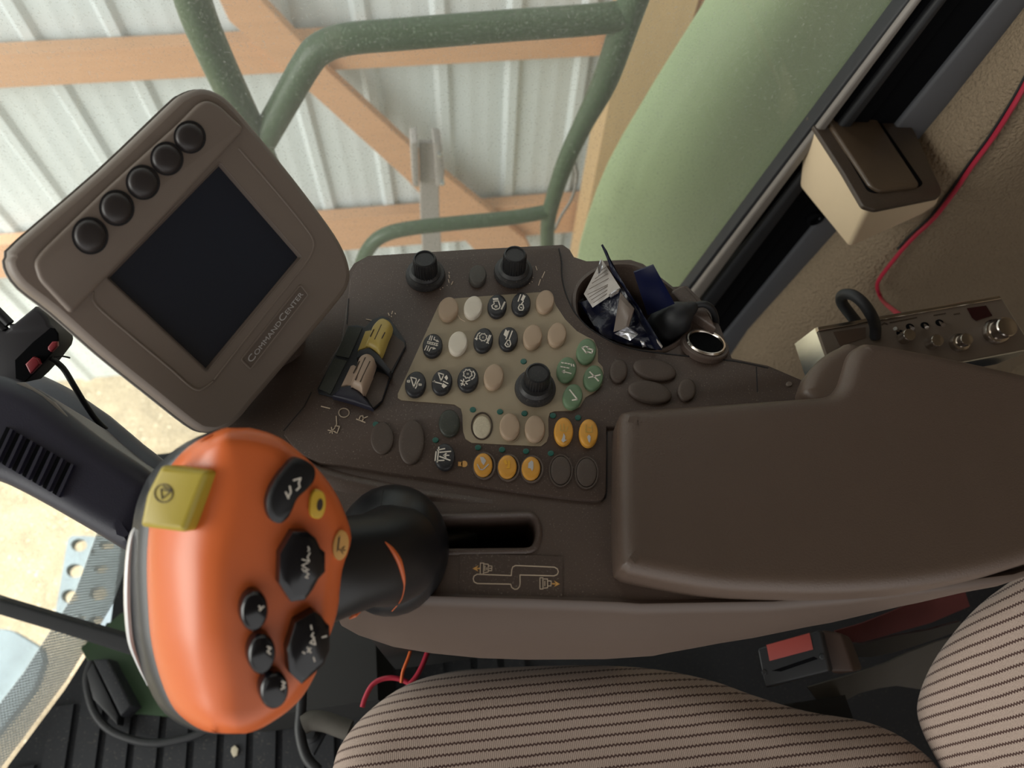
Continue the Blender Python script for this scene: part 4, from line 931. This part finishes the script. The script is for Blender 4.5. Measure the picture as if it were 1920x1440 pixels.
sb = strap('seat_flap', Y_([(480, 600), (760, 520), (1000, 440), (1150, 370), (1330, 300), (1500, 250)]), Y_([(600, 760), (820, 640), (960, 605), (1070, 590), (1210, 610), (1500, 640)]), .79, .86, 'web_grey', None, .004); tag(sb, 'crumpled grey cloth flap below the belt buckle beside the backrest', 'cloth')

# ================================================================== WALL BOX, RADIO, WIRES
BX = thing('pillar_box', 'cream box with dark brown hinged lid fixed to the rear pillar', 'box', Q(1600, 400, .93))
tp = [Q(1509, 217, .81), Q(1674, 192, .845), Q(1769, 362, .80), Q(1626, 393, .755)]
bt = [Q(1497, 350, .875), Q(1700, 290, .96), Q(1756, 390, .89), Q(1592, 466, .835)]
_pn = (tp[1] - tp[0]).cross(tp[3] - tp[0]); _r = ray(1769, 362); tp[2] = CAM + _r * ((tp[0] - CAM).dot(_pn) / _r.dot(_pn))
CSG = hexa('casing', tp, bt, 'box_cream', BX, .006)
nx_ = ((tp[1] - tp[0]).cross(tp[3] - tp[0])).normalized(); nx_ = nx_ if nx_.dot(CAM - tp[0]) > 0 else -nx_
TF = Fr((tp[0] + tp[2]) / 2, nx_, camdir((1, 0, 0)))
z6 = zt(1440, 160, 4.0)
solid('lid_frame', TF, rnd(z6([(290, 225), (480, 178), (900, 128), (960, 150), (1100, 340), (1308, 790), (1290, 835), (810, 932), (715, 905), (560, 640)]), 6), -.002, .003, 'box_brown', BX, .0015, 3)
solid('lid_gap', TF, rnd(z6([(420, 235), (800, 205), (1165, 735), (1140, 762), (800, 810), (745, 790)]), 5), .002, .0034, 'void_black', BX)
solid('hinged_lid', TF, rnd(z6([(430, 238), (560, 215), (700, 200), (800, 220), (1140, 735), (1130, 755), (840, 790), (765, 745)]), 8), .002, .0075, 'lid_brown', BX, .003, 4)
_h = surf(1545, 310, [CSG], 0); _n = (tp[3] - tp[0]).cross(bt[0] - tp[0]).normalized(); _n = _n if _n.dot(CAM - _h) > 0 else -_n
dome('small_hole', Fr(_h, _n, camdir((1, 0, 0))), ell(1545, 310, 6, 11), .0006, 'void_black', BX)

zr = zt(1540, 550, 5.053); rn = camdir((-.03, -.02, 1)).normalized(); RF = Fr(Q(1720, 630, .66), rn + camdir((0, .25, 0)), camdir((1, 0, 0)))
RD = thing('two_way_radio', 'silver two way radio with chrome knobs behind the armrest', 'radio', Q(1720, 680, .72))
face = [(1533, 616), (1700, 590), (1876, 557), (1890, 568), (1935, 640), (1935, 650), (1820, 674), (1700, 690), (1560, 712)]
solid('case', RF, [(1530, 614), (1878, 556), (1940, 655), (1820, 678), (1565, 720)], -.06, -.004, 'chrome', RD, .002, 2)
tube('mount_stay', [RF.px(1730, 650, -.05), RF.px(1730, 690, -.10), RF.px(1740, 720, -.17)], .009, 'black_rubber', RD, 12, 3)
solid('face_plate', RF, [(1533, 616), (1877, 557), (1936, 652), (1820, 674), (1567, 712)], -.005, 0, 'radio_face', RD, .001, 2)
solid('top_flange', RF, [(1533, 613), (1875, 554), (1878, 560), (1535, 620)], -.004, .0018, 'chrome_warm', RD, .0005, 1)
solid('window', RF, zr([(115, 365), (420, 320), (420, 420), (180, 495)]), -.001, .0006, 'radio_window', RD)
solid('display', RF, zr([(1380, 140), (1560, 115), (1620, 210), (1470, 260), (1430, 230)]), -.001, .0006, 'radio_display', RD)
def rk(b_, t_, rb, rt, h, two=True):
    a, c = RF.l(*zr([b_])[0], 0); a2, c2 = RF.l(*zr([t_])[0], h); a, c = (a + a2) / 2, (c + c2) / 2
    o = lathe('radio_knob', RF, a, c, [(rb, 0), (rb, .003), (rb * .9, .0055), (rt, .006), (rt, h - .001), (rt * .9, h), (rt * .86, h), (rt * .5, h + .0003)], 'chrome_warm', RD, 28)
rk((1620, 440), (1790, 240), .0125, .0095, .018); rk((1290, 520), (1390, 385), .009, .006, .014); rk((1070, 490), (1070, 430), .0062, .0060, .012); rk((800, 430), (815, 385), .0062, .0060, .012)
for b_, t_ in (((1110, 265), (1155, 300)), ((970, 290), (1000, 325)), ((830, 305), (865, 335)), ((740, 365), (700, 335))):
    dome('switch_bush', RF, zr(ell(b_[0] + 12, b_[1] + 12, 80, 60, 20, 14)), .0012, 'void_black', RD)
    tube('toggle', [RF.px(*zr([b_])[0], 0), RF.px(*zr([t_])[0], .007)], [.001, .0019], 'chrome_warm', RD, 8, 0)
ink('face_marks', RF, [zr([(570, 300), (595, 280), (625, 292)])] + [zr([(650 + 26 * i, 278 - 5 * i), (668 + 26 * i, 274 - 5 * i)]) for i in range(10)] + [zr([(1065 + 24 * i, 210 - 4 * i), (1080 + 24 * i, 206 - 4 * i)]) for i in range(5)] + [zr([(1255, 200), (1310, 190)])], 1.8, .0001, 'dark_ink', RD)
c_ = tube('curled_cable', [RF.px(x, y, h) for x, y, h in ((1641, 632, .000), (1641, 612, .010), (1634, 592, .022), (1618, 568, .026), (1598, 553, .022), (1580, 553, .012), (1578, 566, .004), (1590, 584, -.002), (1606, 604, -.012))], .0052, 'black_rubber', None, 12, 5)
tag(c_, 'short curled black cable plugged into the radio face', 'cable')
wire = [(1935, 135), (1905, 190), (1862, 258), (1822, 312), (1792, 356), (1752, 408), (1716, 442), (1690, 470), (1662, 505), (1648, 525), (1645, 540), (1654, 562), (1678, 584), (1690, 592)]
dd = [.80, .82, .84, .845, .84, .845, .84, .83, .82, .81, .80, .78, .74, .70]
def onwall(px, py, lift):
    r = ray(px, py).normalized(); w = WL[WALLR]; h = BVHTree.FromPolygons([v.co + w for v in WALLR.data.vertices], [tuple(p.vertices) for p in WALLR.data.polygons]).ray_cast(CAM, r); return CAM + r * (h[3] - lift)
nw = len(wire); wp = [onwall(x, y, .006 + .02 * (i / nw) ** 2) for i, (x, y) in enumerate(wire[:11])] + [onwall(*wire[11], .05), Q(1678, 584, .74), Q(1690, 592, .70)]
c_ = tube('red_wire', wp, .0028, 'red_wire', None, 8, 5); tag(c_, 'thin red wire running down the tan cloth wall to the radio', 'wire')
c_ = tube('black_wire', [onwall(x - 7, y - 3, .003) for x, y in wire[:8]], .0015, 'black_rubber', None, 8, 5); tag(c_, 'thin black wire lying alongside the red wire', 'wire')

# ================================================================== CUP HOLDER CONTENTS
zc = zt(1050, 440, 5.486)
def sheet(name, c4, mat, par=None, amp=.003, n=14, th=.0012, seed=0, tagv=None):
    (a, b, c, d) = [onz(*zc([p[:2]])[0], p[2]) for p in c4]; N = (b - a).cross(d - a).normalized(); rows = []
    if N.dot(CAM - a) < 0: N = -N
    for i in range(n + 1):
        r = []
        for j in range(n + 1):
            u, v = i / n, j / n; p = (a * (1 - u) + b * u) * (1 - v) + (d * (1 - u) + c * u) * v
            e = math.sin(math.pi * u) ** .3 * math.sin(math.pi * v) ** .3
            p += N * amp * mnoise.noise(p * 55 + Vector((seed, 0, 0))) * e * 2; r.append(p)
        rows.append(r)
    o = grid(name, rows, mat, par, th, -N, sa=28)
    if tagv: tag(o, *tagv)
    return o
PK = thing('snack_pouch', 'crumpled navy foil pouch with striped white label, stuffed in the cup holder', 'pouch', onz(1160, 620, .72))
sheet('foil_front', [(200, 700, .768), (640, 540, .795), (1050, 1190, .772), (440, 1080, .768)], 'foil_navy', PK, .005, 18, seed=1)
lp = sheet('striped_label', [(245, 610, .782), (430, 250, .800), (625, 555, .799), (335, 750, .777)], 'foil_white', PK, .0015, 8, seed=4, th=.001)
sheet('crimped_edge', [(440, 95, .812), (530, 300, .806), (1060, 1150, .782), (1000, 1180, .776)], 'foil_navy', PK, .004, 16, seed=7, th=.002)
sheet('foil_fold', [(620, 590, .797), (760, 760, .797), (700, 960, .790), (550, 1000, .780)], 'plate_brown', PK, .004, 8, seed=12)
sheet('foil_fold', [(560, 1020, .781), (690, 950, .793), (800, 1030, .79), (720, 1090, .783)], 'foil_silver', PK, .006, 8, seed=15)
sheet('foil_fold', [(420, 240, .803), (440, 330, .803), (400, 420, .801), (390, 330, .803)], 'foil_silver', PK, .002, 5, seed=18)
sheet('foil_fold', [(500, 620, .797), (620, 545, .801), (600, 590, .80), (520, 645, .797)], 'foil_silver', PK, .002, 5, seed=22)
sheet('foil_fold', [(820, 1090, .788), (870, 1100, .788), (890, 1150, .784), (850, 1160, .784)], 'foil_silver', PK, .002, 5, seed=26)
sheet('foil_fold', [(990, 1070, .788), (1055, 1150, .785), (1045, 1170, .784), (1000, 1110, .786)], 'foil_white', PK, .002, 5, seed=28)
CF = Fr(onz(*zc([(430, 500)])[0], .7915), (onz(*zc([(430, 250)])[0], .800) - onz(*zc([(245, 610)])[0], .782)).cross(onz(*zc([(335, 750)])[0], .777) - onz(*zc([(245, 610)])[0], .782)) * -1, camdir((1, 0, 0)))
if CF.n.dot(CAM - CF.o) < 0: CF.n = -CF.n
for l in ([(345, 700), (490, 600)], [(322, 672), (500, 560)], [(300, 645), (520, 510)], [(285, 615), (540, 470 + 20)], [(300, 560), (500, 450)], [(330, 500), (490, 400)], [(360, 455), (480, 365)], [(385, 400), (470, 335)]): ink('barcode_stripe', CF, [zc(l)], 1.2, .0032, 'plate_brown', lp)
cdw = sheet('navy_card', [(760, 390, .815), (965, 315, .820), (1180, 710, .790), (900, 830, .775)], 'card_navy', None, .0008, 8, seed=31, th=.0015, tagv=('plain dark navy card wrapper standing behind the crumpled foil pouch', 'wrapper'))
cdw = sheet('gold_printed_wrapper', [(190, 690, .766), (240, 660, .768), (300, 800, .760), (225, 830, .755)], 'black_rubber', None, .001, 6, seed=33, tagv=('small black wrapper with tan print at the left wall of the cup holder', 'wrapper'))
PG = thing('charger_plug', 'black moulded charger plug lying across the cup holder rim', 'plug', onz(1255, 600, .765))
pgp = [onz(*zc([(x, y)])[0], z) for x, y, z in ((1010, 1010, .755), (1120, 920, .766), (1230, 830, .778), (1330, 765, .783), (1400, 725, .785))]
tube('plug_body', pgp, [.0135, .0165, .0130, .0065, .0032], 'black_rubber', PG, 18, 5)
tube('cord', [pgp[-1]] + [onz(*zc([(x, y)])[0], z) for x, y, z in ((1480, 715, .786), (1560, 760, .782), (1600, 860, .772), (1600, 960, .762))], .0027, 'black_rubber', PG, 10, 5)
sp = solid('console_end_pod', Fr((0, 0, .785), (0, 0, 1)), rnd([(1258, 545), (1282, 533), (1330, 585), (1345, 618), (1290, 580)], 6), -.02, -.006, 'console_plastic', CON, .002, 3)

# ================================================================== LEFT SIDE: COLUMN, SWITCH BOX, BAR, FLOOR THINGS
SCm = thing('steering_column', 'dark navy steering column cover with slotted vents at the left edge', 'column', onz(60, 900, .4))
CFm = Fr(onz(120, 900, .80), camdir((.2, .3, 1)), camdir((1, 0, 0)))
solid('cover', CFm, smooth([(-160, 700), (-40, 690), (60, 722), (110, 760), (180, 815), (262, 870), (290, 900), (288, 930), (262, 990), (240, 1035), (160, 992), (80, 946), (0, 904), (-160, 830)], 3), -.14, 0, 'navy_plastic', SCm, .012, 5, sa=60)
for i in range(7):
    x = 12 + i * 19; y = 800 + i * 11
    solid('vent_slot', CFm, [(x, y), (x + 6, y + 3), (x - 22, y + 62), (x - 28, y + 58)], -.001, .0006, 'void_black', SCm); solid('vent_fin', CFm, [(x + 7, y + 3), (x + 12, y + 6), (x - 16, y + 66), (x - 21, y + 62)], -.001, .0022, 'navy_plastic', SCm)
arm = tube('tilt_arm', [Q(30, 730, .62), Q(95, 765, .60), Q(170, 815, .58), Q(240, 860, .565), Q(300, 900, .55)], [.020, .022, .021, .016, .013], 'navy_plastic', None, 16, 5); tag(arm, 'thick dark round arm above the steering column cover', 'arm')
tr = solid('trim_strip', Fr(onz(120, 780, .80) + CFm.n * .004, CFm.n, camdir((1, 0, 0))), [(20, 718), (46, 716), (100, 752), (170, 826), (160, 822), (90, 778), (36, 738)], -.002, .003, 'seal_grey', SCm, .001, 2)
SBX = thing('switch_box', 'black box with two red push buttons clipped at the left edge', 'switch', Q(40, 700, .56))
zx = zt(0, 560, 7.2); XF = Fr(Q(50, 650, .52), camdir((.25, -.1, 1)), camdir((1, 0, 0)))
solid('casing', XF, zx([(-260, 420), (-10, 400), (60, 430), (115, 400), (105, 340), (165, 348), (460, 105), (560, 170), (640, 260), (670, 350), (730, 395), (780, 470), (790, 560), (770, 640), (600, 860), (440, 1030), (330, 1130), (200, 1140), (-260, 1140)]), -.03, 0, 'remote_black', SBX, .003, 3)
solid('switch_face', XF, zx([(200, 830), (440, 590), (680, 392), (730, 400), (778, 470), (785, 560), (760, 650), (590, 850), (450, 1010), (330, 1125), (210, 1080)]), -.001, .0008, 'void_black', SBX, .0003, 1)
solid('red_button', XF, zx([(335, 885), (440, 785), (510, 815), (535, 885), (410, 1020), (385, 985)]), 0, .005, 'red_button', SBX, .0012, 3); solid('red_button', XF, zx([(640, 650), (700, 580), (765, 580), (770, 640), (690, 725), (640, 690)]), 0, .004, 'red_button', SBX, .0012, 3)
for p in ((zx([(-150, 60), (20, 230), (130, 340)])), (zx([(-150, 200), (0, 360), (60, 430)]))): tube('bracket_rod', [XF.px(*q, -.004) for q in p], .0036, 'black_rubber', SBX, 8, 0)
tube('cord', [Q(x, y, d) for x, y, d in ((96, 672, .53), (118, 690, .535), (138, 722, .54), (160, 758, .55), (185, 792, .56), (220, 822, .57), (250, 845, .575), (272, 868, .575), (285, 888, .57))], .0022, 'black_rubber', SBX, 8, 5)
c_ = tube('wire_end', [Q(102, 669, .53), Q(118, 668, .535), Q(131, 671, .54)], .0007, 'black_rubber', None, 6, 2); tag(c_, 'stub of fine black wire sticking out below the switch box', 'wire')
bar = solid('wiper_arm', Fr(Q(120, 1170, .95), camdir((0, .2, 1)), camdir((1, 0, 0))), [(-200, 1058), (0, 1124), (120, 1160), (245, 1196), (300, 1212), (300, 1248), (245, 1230), (120, 1190), (0, 1154), (-200, 1092)], -.02, 0, 'dark_bar', None, .004, 4); tag(bar, 'straight black bar crossing the windshield at the lower left', 'bar')
# floor mat with ribs, clipped by the windshield's foot
fm = []
def front_x(y): return float(np.interp(y, [-1.0, -.5, -.1, .1, .22, .33, .45], [-.95, -.86, -.80, -.72, -.64, -.585, -.56])) + .014
yy0, yy1 = -.95, .30
parts = []
rows = [[Vector((front_x(y) + .002, y, .004)) if k == 0 else Vector((-.02, y, .004)) for k in (0, 1)] for y in np.linspace(yy0, yy1, 14)]
mt = grid('floor_mat', rows, 'mat_black', None, .004, (0, 0, -1)); tag(mt, 'black ribbed rubber floor mat left of the seat', 'mat')
vf = []
for k in range(20):
    x = -.78 + k * .044; ya = [y for y in np.linspace(yy0, .20, 60) if front_x(y) < x - .004]
    if not ya: continue
    y0, y1 = min(ya), max(ya); vf.append(box_vf((x + .018, (y0 + y1) / 2, .0075), (.033, y1 - y0, .008)))
V, F = merge(*vf); o = mk('mat_rib', V, F, 'mat_black', mt); o['kind'] = 'stuff'
FG = Fr((0, 0, .016), (0, 0, 1))
gp = solid('floor_plate', FG, [(150, 1215), (225, 1150), (300, 1120), (480, 1180), (480, 1350), (330, 1345), (215, 1335)], -.012, 0, 'floor_green', None, .002, 1); tag(gp, 'dark green painted floor plate behind the orange lever', 'plate')
PD = thing('foot_pad', 'black wedge-shaped rubber foot pad on the floor beside the green plate', 'pad', onz(205, 1290, .016))
z2 = zt(0, 860, 2.4833); PDF = Fr((0, 0, .05), (0, 0, 1))
solid('pad_base', PDF, z2([(430, 935), (500, 930), (615, 1150), (560, 1200)]), -.034, 0, 'mat_black', PD, .004, 3)
solid('pad_plate', PDF, z2([(400, 1000), (430, 945), (550, 1195), (545, 1240), (430, 1120)]), -.034, -.012, 'black_rubber', PD, .003, 2)
c_ = tube('floor_cable', [onz(*q, .03) for q in z2([(430, 940), (405, 1020), (415, 1110), (450, 1200), (520, 1270), (620, 1310), (720, 1325), (830, 1310), (940, 1275), (1050, 1200)])], .006, 'black_rubber', None, 10, 5); tag(c_, 'black cable looping over the floor mat below the orange lever', 'cable')
# beneath the console
z5 = zt(560, 1120, 4.3636)
t = box('under_seat_box', (-.32, .10, .02), (-.12, .42, .24), 'dark_base'); tag(t, 'dark metal box on the floor below the console', 'box')
for pts, r, mt_, lb in ((z5([(-30, 850), (-10, 700), (30, 560), (20, 900), (10, 1100), (60, 1300), (160, 1420)]), .006, 'black_rubber', 'black hose hanging beside the seat cushion front'),
                        (z5([(40, 1040), (110, 1010), (220, 1020), (330, 1060), (420, 1090)]), .011, 'web_grey', 'dark grey lever rod low beside the seat cushion')):
    c_ = tube('hose' if r < .01 else 'rod', [onz(*q, .33) for q in pts], r, mt_, None, 10, 5); tag(c_, lb, 'hose' if r < .01 else 'rod')
for pts, z, lb in ((z5([(520, 900), (545, 820), (600, 720), (680, 670), (780, 660), (880, 690), (980, 760)]), .40, 'red cable loop peeking out in front of the seat cushion'),
                   (z5([(1090, 330), (1060, 430), (1010, 560), (960, 650), (900, 720)]), .42, 'short red cable hanging right of the red loop, under the console')):
    c_ = tube('red_cable', [onz(*q, z) for q in pts], .0028, 'red_wire', None, 10, 5); tag(c_, lb, 'cable')
c_ = tube('orange_cable', [onz(*q, .42) for q in z5([(940, 340), (905, 470), (870, 560), (850, 620), (840, 700)])], .0018, 'orange_accent', None, 8, 4); tag(c_, 'thin dull orange cable between the two red cables under the console', 'cable')
br = thing('seat_bracket', 'dark triangular seat bracket with a bolt head beside the cushion', 'bracket', onz(600, 1400, .25))
BRF = Fr((0, 0, .30), (0, 0, 1))
solid('bracket_plate', BRF, z5([(40, 1040), (240, 1070), (120, 1290), (60, 1260)]), -.01, 0, 'mat_black', br, .003, 2); lathe('bolt', BRF, *BRF.l(*z5([(100, 1110)])[0], 0), [(.011, 0), (.011, .008), (.007, .011)], 'black_rubber', br, 16)

t = dome('crumb', Fr((0, 0, .012), (0, 0, 1)), [(434, 1402), (441, 1397), (447, 1404), (445, 1416), (438, 1420), (433, 1410)], .004, 'bare_plastic', None); tag(t, 'pale crumb lying on the black floor mat below the orange lever', 'crumb')
